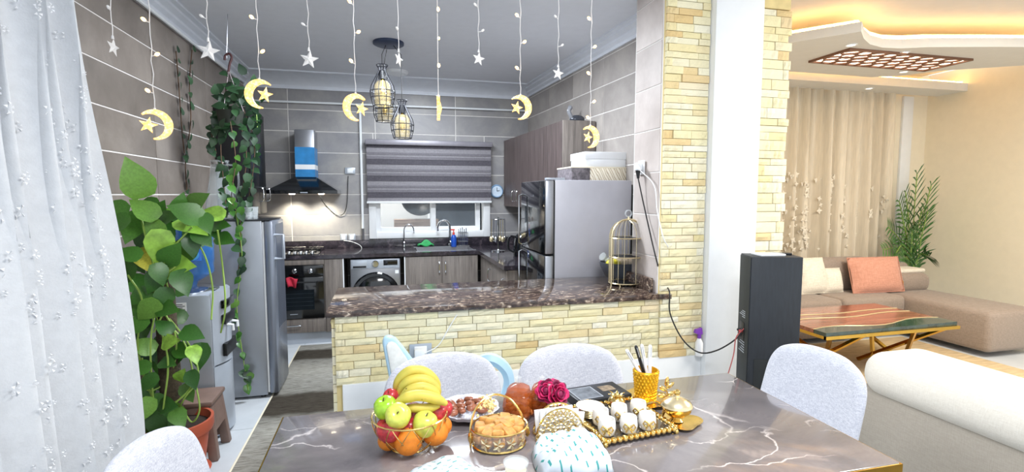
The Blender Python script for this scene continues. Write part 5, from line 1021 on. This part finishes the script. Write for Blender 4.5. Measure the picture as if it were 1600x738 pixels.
# black gadget box
q = [atz(x, y, TZ + .03) for x, y in ((885, 608), (950, 597), (978, 616), (900, 632))]; cb = sum(q, Vector()) / 4
t = thing('black_box', 'flat black carton with a grey window print behind the coffee cups', 'box', (cb.x + .01, cb.y, TZ), .12)
box('carton', plain('black_card', '#23262b', .35, var=.1), t, -.105, .105, -.065, .065, 0, .032, .003); box('window_print', plain('grey_window_print', '#6a7078', .2, var=.4, scale=30), t, -.09, -.005, -.045, .045, .032, .0325, 0); box('window_border', 'silver', t, -.094, -.001, -.049, .049, .0318, .0322, 0); box('badge_print', plain('brown_badge_print', '#8a7a66', .4, var=.5, scale=60), t, .02, .075, -.01, .035, .032, .0325, 0); box('text_strip', 'silver', t, .03, .07, -.04, -.034, .032, .0325, 0)
# tray with coffee cups
TC = [atz(x, y, TZ + .01) for x, y in ((948, 696), (1050, 681), (986, 628), (896, 640))]
tc = Vector((.728, 1.455, TZ)); t = thing('gold_tray', 'gold openwork serving tray under the coffee cups', 'tray', tc, .10); tw, td = .125, .125
box('mirror', plain('smoky_mirror', '#6c6660', .08, .7), t, -tw + .01, tw - .01, -td + .01, td - .01, .012, .016, 0)
MB().tube([(-tw, -td, .014), (tw, -td, .014), (tw, td, .014), (-tw, td, .014)], .005, 6, closed=True).build('rim', 'gold', t)
for s_ in range(4):
    for k in range(13):
        f = -1 + 2 * (k + .5) / 13; x, y = ((f * tw, -td), (tw, f * td), (f * tw, td), (-tw, f * td))[s_]; MB().ball((0, 0, 0), .011, 8, 6, 1.0, 1.0, .8, mod=lambda a, z: 1 + .25 * math.cos(5 * a)).build('border_flower', 'gold', t, loc=(x, y, .016))
for sx in (-1, 1):
    for sy in (-1, 1): MB().ball((sx * tw, sy * td, .006), .008, 8, 6).build('foot', 'gold', t)
    MB().tube(curve_pts([(sx * tw, -.05, .02), (sx * (tw + .025), -.03, .035), (sx * (tw + .03), 0, .04), (sx * (tw + .025), .03, .035), (sx * tw, .05, .02)], 4), .005).build('handle', 'gold', t)
cupb = MB().lathe([(.014, 0), (.021, .006), (.0245, .022), (.023, .040), (.0215, .046), (.0195, .046), (.021, .036), (.0215, .02), (.001, .008)], 20, cap=False)
CUP = mesh_of('bowl', cupb, 'porcelain', angle=70); bow = MB()
for s_ in (-1, 1): bow.tube([(0, -.0265, .022), (s_ * .010, -.0265, .029), (s_ * .013, -.025, .022), (s_ * .009, -.0265, .016), (0, -.0265, .022)], .0022, 5); bow.tube([(0, -.0265, .022), (s_ * .007, -.026, .010)], .002, 5)
bow.ball((0, -.027, .022), .0035, 7, 5); BOW = mesh_of('bow', bow, 'gold')
for px, py, lab in ((948, 680, 'white coffee cup with gold bow at the front left of the tray'), (982, 676, 'white coffee cup with gold bow in the middle of the front row'), (1011, 671, 'white coffee cup with gold bow at the front right of the tray'), (938, 664, 'white coffee cup with gold bow beside the white saucers'), (967, 657, 'white coffee cup with gold bow in the middle behind the front row'), (997, 651, 'white coffee cup with gold bow at the back of the tray near the gold tumbler')):
    p = atz(px, py, TZ + .016); c = thing('coffee_cup', lab, 'cup', (p.x, p.y, TZ + .016), 0, 'coffee cups on the gold tray'); link('bowl', CUP, c, scale=(1.12, 1.12, 1.12)); link('bow', BOW, c, rot=(0, 0, random.uniform(-.5, -.25)), scale=(1.35, 1.16, 1.35))
p = atz(922, 648, TZ + .016)
for k in range(5):
    o = thing('saucer', ('lowest', 'second lowest', 'middle', 'second highest', 'topmost')[k] + ' white gold rimmed saucer of the stack on the gold tray', 'saucer', (p.x, p.y, TZ + .0165 + k * .0055), 0, 'saucers stacked on the gold tray'); MB().lathe([(.001, .0), (.028, .0), (.046, .006), (.0465, .008), (.028, .003), (.001, .003)], 24, cap=False).build('dish', 'porcelain', o); MB().tube([(.0468 * math.cos(2 * PI * j / 24), .0468 * math.sin(2 * PI * j / 24), .007) for j in range(24)], .0012, 4, closed=True).build('gold_line', 'gold', o)
p = atz(965, 643, TZ + .016); t = thing('gold_pomegranate', 'gold pomegranate shaped pot at the back of the tray', 'ornament', (p.x, p.y + .01, TZ + .016)); MB().ball((0, 0, .026), .030, 16, 10, sz=.85, mod=lambda a, z: 1 + .04 * math.cos(6 * a)).build('pot', 'gold', t)
for k in range(6):
    a = 2 * PI * k / 6; MB().grid(lambda u, v: ((.008 + .022 * v) * math.cos(a) - (u - .5) * .016 * (1 - v) * math.sin(a), (.008 + .022 * v) * math.sin(a) + (u - .5) * .016 * (1 - v) * math.cos(a), .046 + .024 * v - .012 * v * v), 3, 4).build('leaf', 'gold', t, thick=.0015, recalc=False)
# gold tumbler with pens
TP = atz(1015, 634, TZ); t = thing('gold_plate', 'wavy gold plate under the yellow gold tumbler', 'plate', (TP.x + .005, TP.y + .035, TZ)); MB().lathe([(.001, 0), (.05, .002), (.085, .012), (.088, .015), (.05, .006), (.001, .005)], 40, cap=False, mod=lambda a, z: 1 + .06 * math.sin(9 * a) * (z > .008)).build('dish', 'gold', t)
t = thing('gold_tumbler', 'yellow gold lattice tumbler holding pens', 'pen holder', (TP.x, TP.y + .03, TZ + .006)); T0 = Vector(t.location)
MB().lathe([(.029, 0), (.0295, .004), (.038, .104), (.036, .104), (.028, .006)], 26).build('cup', 'gold_bright', t)
for z in (.002, .10): MB().tube([(((.031) if z < .05 else .039) * math.cos(2 * PI * k / 24), ((.031) if z < .05 else .039) * math.sin(2 * PI * k / 24), z) for k in range(24)], .0025, 5, closed=True).build('rim', 'gold_bright', t)
lm = MB()
for r_ in range(9):
    for k in range(20): a = 2 * PI * (k + .5 * (r_ % 2)) / 20; z = .012 + r_ * .0105; q = .0295 + .0085 * z / .104 + .0005; lm.ball((q * math.cos(a), q * math.sin(a), z), .0042, 5, 4)
tag(lm.build('bead_lattice', 'gold_bright', t), kind='stuff')
t.scale = (1.12, 1.12, 1.1)
for (x0, y0, x1, y1, mt, lab) in ((1004, 590, 980, 549, 'plastic_white', 'white pen leaning far out of the gold tumbler'), (1008, 590, 994, 543, 'black', 'black pen in the gold tumbler'), (1011, 590, 1003, 541, 'plastic_white', 'white pen upright in the middle of the gold tumbler'), (1015, 590, 1016, 542, 'plastic_white', 'white pen at the right of the gold tumbler')):
    a = at(x0, y0, T0.y); b = at(x1, y1, T0.y + .0); d = (b - a).normalized(); a = a - d * .03; o = thing('pen', lab, 'pen', a, 0, 'pens in the gold tumbler'); MB().tube([(0, 0, 0), b - a], .0066, 8).build('barrel', mt, o); MB().tube([b - a, b - a + d * .006], [.0066, .004], 8).build('cap', mt, o); MB().tube([(b - a) * .75 + Vector((0, -.006, 0)), b - a + Vector((0, -.006, 0))], .0015, 4).build('clip', 'silver', o)
p = atz(1046, 632, TZ); t = thing('gold_leaf_ornament', 'gold leaf and bird ornament behind the sugar bowl', 'ornament', (p.x, p.y + .02, TZ)); MB().tube([(0, 0, .0), (.004, 0, .03), (-.004, 0, .055)], .003, 5).build('stem', 'gold', t); MB().lathe([(.02, 0), (.02, .004), (.004, .008)], 12).build('base', 'gold', t)
for k, (x, z, a) in enumerate(((-.014, .05, 2.6), (.014, .06, .5), (.0, .075, 1.4), (-.018, .025, 2.9), (.018, .03, .2))): MB().ball((0, 0, 0), .014, 8, 6, 1.3, .4, .6).build('leaf', 'gold', t, loc=(x, 0, z), rot=(0, -a, 0))
# sugar bowl
p = atz(1060, 662, TZ); t = thing('gold_saucer', 'gold leaf shaped saucer under the lidded sugar bowl', 'saucer', (p.x + .012, p.y - .005, TZ)); MB().lathe([(.001, 0), (.03, .001), (.058, .008), (.06, .011), (.03, .004), (.001, .004)], 36, cap=False, mod=lambda a, z: 1 + (.16 * math.cos(3 * a) if z > .006 else 0)).build('dish', 'gold', t)
t = thing('sugar_bowl', 'gold glass sugar bowl with a domed lid', 'sugar bowl', (p.x, p.y + .012, TZ + .006)); MB().lathe([(.022, 0), (.014, .008), (.026, .016), (.045, .034), (.049, .050), (.047, .050), (.04, .034), (.001, .02)], 28, cap=False).build('bowl', 'gold', t)
ld = MB().lathe([(.051, .050), (.050, .054), (.042, .064), (.024, .074), (.010, .079), (.008, .085)], 28).build('lid', 'gold_pale', t); MB().lathe([(.008, .085), (.011, .092), (.009, .099), (.001, .104)], 12).build('lid_knob', 'gold', ld)
# ================================================================ loudspeaker
an = math.atan2(2.172 - 2.261, 2.117 - 1.877)
t = thing('loudspeaker', 'tall black floorstanding loudspeaker beside the white column', 'loudspeaker', (1.877, 2.261, 0), an); sw, sdp, sh_ = .258, .17, 1.172
box('cabinet', 'speaker', t, 0, sw, 0, sdp, .02, sh_, .004); box('rear_panel', 'speaker_dark', t, -.004, .0, .006, sdp - .006, .03, sh_ - .008, .001)
box('grille_panel', 'speaker_dark', t, .03, sw - .03, -.003, 0, .06, .62, .002)
tm = box('terminal_plate', 'black', t, -.008, -.004, .06, .13, .70, .80, .002)
for k in (0, 1): MB().lathe([(.008, 0), (.008, .012), (.005, .018)], 10).build('terminal', plain('red_terminal', '#b02a2a', .4) if k == 0 else 'black', tm, loc=(-.008, .08 + .03 * k, .75), rot=(0, -PI / 2, 0))
for k in range(9): z = .86 - k * .011 if k < 4 else .69 - (k - 4) * .014; box('print_line', 'silver', t, -.0048, -.004, .055, .10 + .02 * (k % 3), z, z + .004, 0)
for x, y in ((.03, .03), (sw - .03, .03), (.03, sdp - .03), (sw - .03, sdp - .03)): MB().lathe([(.015, 0), (.015, .022)], 8).build('foot', 'black', t, loc=(x, y, 0))
pipe('red_speaker_wire', 'thin red wire dropping from the loudspeaker terminals', curve_pts([at(1162, 514, 2.30), at(1150, 528, 2.28), at(1146, 555, 2.27), at(1136, 590, 2.26)], 6), .003, plain('red_wire', '#a04848', .5), 'wire', 5)
q = Matrix.Rotation(an, 3, 'Z'); p = Vector((1.877, 2.261, 0)) + q @ Vector((.13, .08, sh_))
t = thing('tablet', 'white tablet lying on the loudspeaker', 'tablet', p, an + .2); box('case', 'plastic_white', t, -.09, .05, -.05, .05, 0, .012, .004); box('screen', plain('pale_screen', '#cdd6de', .15), t, -.08, .04, -.043, .043, .012, .0125, 0)
t = thing('black_phone', 'black phone leaning on the white tablet', 'phone', p + Vector((.075, .02, .0)), an - .35); box('case', 'black', t, -.075, .055, -.025, .025, 0, .012, .004); box('screen', 'black_gloss', t, -.07, .05, -.021, .021, .012, .0125, 0)
# ================================================================ cream sofa near the dining table
t = thing('cream_sofa', 'cream sofa with a rolled back beside the grey end chair', 'sofa', (0, 0, 0)); sx0, sx1, sy0, sy1 = 2.10, 2.95, -.2, 1.80
MB().box(sx0, sx0 + .22, sy0, sy1, .06, .64).build('back_panel', 'sofa_beige', t, bevel=.02, seg=2)
for a, b2 in ((sy0, .80), (.805, sy1)): MB().box(sx0 - .035, sx0 + .32, a, b2, .60, .805).build('back_roll', 'sofa_cream', t, bevel=.095, seg=6)
MB().box(sx0 + .2, sx1, sy0, sy1, .06, .30).build('base', 'sofa_beige', t, bevel=.02)
for a, b2 in ((sy0 + .2, .80), (.805, sy1 - .2)): MB().box(sx0 + .24, sx1 + .02, a, b2, .29, .46).build('seat_cushion', 'sofa_cream', t, bevel=.05, seg=3)
for a, b2 in ((sy0, sy0 + .2), (sy1 - .2, sy1)): MB().box(sx0 + .18, sx1, a, b2, .06, .62).build('armrest', 'sofa_cream', t, bevel=.06, seg=4)
for x in (sx0 + .06, sx1 - .06):
    for y in (sy0 + .06, sy1 - .06): MB().lathe([(.02, 0), (.026, .07)], 10).build('leg', 'leg', t, loc=(x, y, 0))
# ================================================================ taupe corner sofa
t = thing('corner_sofa', 'taupe corner sofa in front of the beige curtain', 'sofa', (0, 0, 0)); SY = 4.06
MB().box(3.0, 5.3, SY + .03, 4.80, .05, .27).build('base', 'sofa', t, bevel=.02); MB().box(3.0, 5.98, 4.58, 4.82, .05, .70).build('back_panel', 'sofa', t, bevel=.04, seg=3)
for a, b2 in ((3.05, 3.75), (3.755, 4.49), (4.495, 5.30)):
    MB().box(a, b2, SY, 4.60, .26, .44).build('seat_cushion', 'sofa', t, bevel=.05, seg=3); MB().box(a + .01, b2 - .01, 4.46, 4.66, .42, .80).build('back_cushion', 'sofa', t, bevel=.07, seg=4)
MB().box(5.30, 5.98, 3.30, 4.60, .05, .43).build('chaise', 'sofa', t, bevel=.05, seg=3)
MB().box(5.50, 5.98, 4.30, 4.75, .40, .62).build('armrest', 'sofa', t, bevel=.09, seg=4); MB().box(5.45, 5.97, 4.38, 4.62, .615, .66).build('arm_pad', 'cushion_white', t, bevel=.02)
MB().box(5.46, 5.50, 4.3, 4.5, .42, .60).build('arm_front', 'sofa_cream', t, bevel=.015); MB().lathe([(.03, 0), (.03, .006), (.001, .008)], 14).build('arm_rosette', 'brass', t, loc=(5.5, 4.29, .53), rot=(R(90), 0, 0))
for x in (3.1, 5.2, 5.9): MB().lathe([(.02, 0), (.026, .06)], 10).build('leg', 'leg', t, loc=(x, 4.2, 0))
def cushion(name, lab, p, w_, h, d, mat, tilt, rz):
    t = thing(name, lab, 'cushion', p, rz); b = MB()
    for s_ in (-1, 1): b.grid(lambda u, v: ((u - .5) * w_ * (1 - .05 * math.sin(PI * v)), s_ * d / 2 * (max(0, 1 - abs(2 * u - 1) ** 2.6) * max(0, 1 - abs(2 * v - 1) ** 2.6)) ** .5, v * h - .0 + .02 * (abs(2 * u - 1) ** 3) * (1 if v > .5 else -1) * 0), 14, 12)
    o = b.build('cover', mat, t, rot=(tilt, 0, 0), angle=70); MB().tube([Vector((x, 0, z)) for x, z in ((-w_ / 2, 0), (w_ / 2, 0), (w_ / 2, h), (-w_ / 2, h))], .006, 5, closed=True).build('piping', mat, t, rot=(tilt, 0, 0)); return t
pc = at(1362, 446, 4.36); cushion('salmon_pillow', 'large salmon pink cushion on the taupe sofa', (pc.x, 4.27, .445), .66, .38, .16, 'pink', -.28, -.05)
pc = at(1300, 446, 4.40); cushion('white_pillow', 'small round off-white cushion beside the salmon cushion', (pc.x, 4.38, .445), .26, .26, .14, 'cushion_white', -.25, 0)
pc = at(1268, 446, 4.42); cushion('beige_pillow', 'beige cushion next to the loudspeaker edge', (pc.x, 4.38, .445), .38, .38, .16, 'cushion_white', -.25, .05)
# ================================================================ coffee table and rug
t = thing('coffee_table', 'wood and dark green resin coffee table with crossed gold legs', 'coffee table', (0, 0, 0)); k0 = atz(1291, 521, .44); k1 = Vector((4.62, k0.y + .02, .44)); cy1 = 3.85
wd = wood('red_brown_slab', '#6e3b2e', '#a86f58', .15, 'x'); gr = plain('dark_green_resin', '#2c3f3c', .12, var=.5, scale=9, coat=.4)
wav = [(k0.x + (k1.x - k0.x) * i / 12, k0.y + .10 + .045 * math.sin(i * .75 + .4) + .006 * i) for i in range(13)]
MB().prism([(x, y + .002) for x, y in wav] + [(k1.x, cy1), (k0.x + .02, cy1)], .41, .44, 'z').build('wood_slab', wd, t, smooth=False); MB().prism([(k0.x, k0.y), (k1.x, k1.y)] + [(x, y - .002) for x, y in wav[::-1]], .41, .44, 'z').build('resin_river', gr, t, smooth=False)
for f in (.42, .62): MB().tube([(x, y + (cy1 - y) * f, .4405) for x, y in wav], .006, 4).build('gold_inlay', 'gold_pale', t)
MB().tube([(x, y, .4405) for x, y in wav], .004, 4).build('gold_inlay', 'gold_pale', t)
MB().box(k0.x, k1.x, k0.y - .006, k0.y + .02, .385, .412).box(k0.x, k1.x, cy1 - .02, cy1, .385, .41).box(k0.x, k0.x + .02, k0.y, cy1, .385, .41).box(k1.x - .02, k1.x, k0.y, cy1, .385, .41).build('gold_frame', 'brass', t, smooth=False)
def bar(a, b, w_=.018): return MB().tube([a, b], w_, 4).build('leg', 'brass', t, smooth=False)
for X in (k0.x + .06, k1.x - .10):
    bar((X, k0.y + .02, .40), (X + .42 * (1 if X < 4 else -1), cy1 - .3, .02)); bar((X, cy1 - .04, .40), (X + .42 * (1 if X < 4 else -1), k0.y + .3, .02)); bar((X + .35 * (1 if X < 4 else -1), k0.y + .02, .40), (X - .02, k0.y + .35, .02)); bar((X + .35 * (1 if X < 4 else -1), cy1 - .04, .40), (X - .02, cy1 - .35, .02))
t = thing('living_rug', 'sand coloured rug under the coffee table', 'rug', (0, 0, 0)); rgm = plain('sand_rug', '#c9b28c', .95, var=.18, scale=6, bump=.6, bscale=150, stretch=(1, 5, 1)); box('pile', rgm, t, 2.75, 5.25, 2.55, 4.05, 0, .012, .004); MB().box(2.73, 5.27, 2.53, 2.55, 0, .01).box(2.73, 5.27, 4.05, 4.07, 0, .01).build('fringe', 'cream', t, smooth=False)
# ================================================================ palm
pp_ = at(1420, 470, 4.86); t = thing('potted_palm', 'green indoor palm in the corner behind the sofa', 'palm', (6.18, 4.84, 0)); Q0 = Vector((6.18, 4.84, 0))
MB().lathe([(.11, 0), (.15, .28), (.16, .30), (.14, .30), (.13, .26), (.001, .26)], 20, cap=False).build('pot', 'white', t)
def frond(ctrl, L):
    pts = curve_pts(ctrl, 6); MB().tube(pts, .006, 5).build('frond_stem', 'stem', t); b = MB(); n = len(pts)
    for i in range(n // 3, n):
        f = (i - n / 3) / (n * .67); d = (pts[min(i + 1, n - 1)] - pts[i - 1]).normalized(); sd = d.cross(Vector((.1, -1, .3))).normalized()
        for s_ in (-1, 1):
            l = L * (math.sin(PI * (.12 + .8 * f)) ** .7); tip = pts[i] + (sd * s_ * .75 + d * .7).normalized() * l + Vector((0, -.02, -.12 * l)); w_ = d * .017
            midp = (pts[i] + tip) / 2 + Vector((0, -.004, .012)); b.add([pts[i] - w_ * .5, midp - w_, tip, midp + w_, pts[i] + w_ * .5], [(0, 1, 3, 4), (1, 2, 3)])
    b.build('frond', 'palm', t, smooth=False, recalc=False)
for (px, py, mx_, my, L) in ((1433, 272, 1428, 340, .2), (1455, 290, 1440, 350, .20), (1405, 315, 1414, 360, .20), (1388, 355, 1408, 380, .18), (1400, 395, 1412, 385, .16), (1450, 330, 1440, 370, .16), (1415, 300, 1420, 350, .16), (1440, 330, 1432, 370, .17), (1380, 390, 1405, 392, .15), (1425, 360, 1424, 390, .15), (1452, 400, 1436, 400, .15), (1410, 340, 1418, 380, .17)):
    frond([Vector((random.uniform(-.03, .03), random.uniform(-.03, .03), .27)), at(1424, 440, 4.84) - Q0 + Vector((random.uniform(-.04, .04), 0, 0)), at(mx_, my, 4.82) - Q0, at(px, py, 4.70 + random.uniform(-.08, .08)) - Q0], L * 1.45)
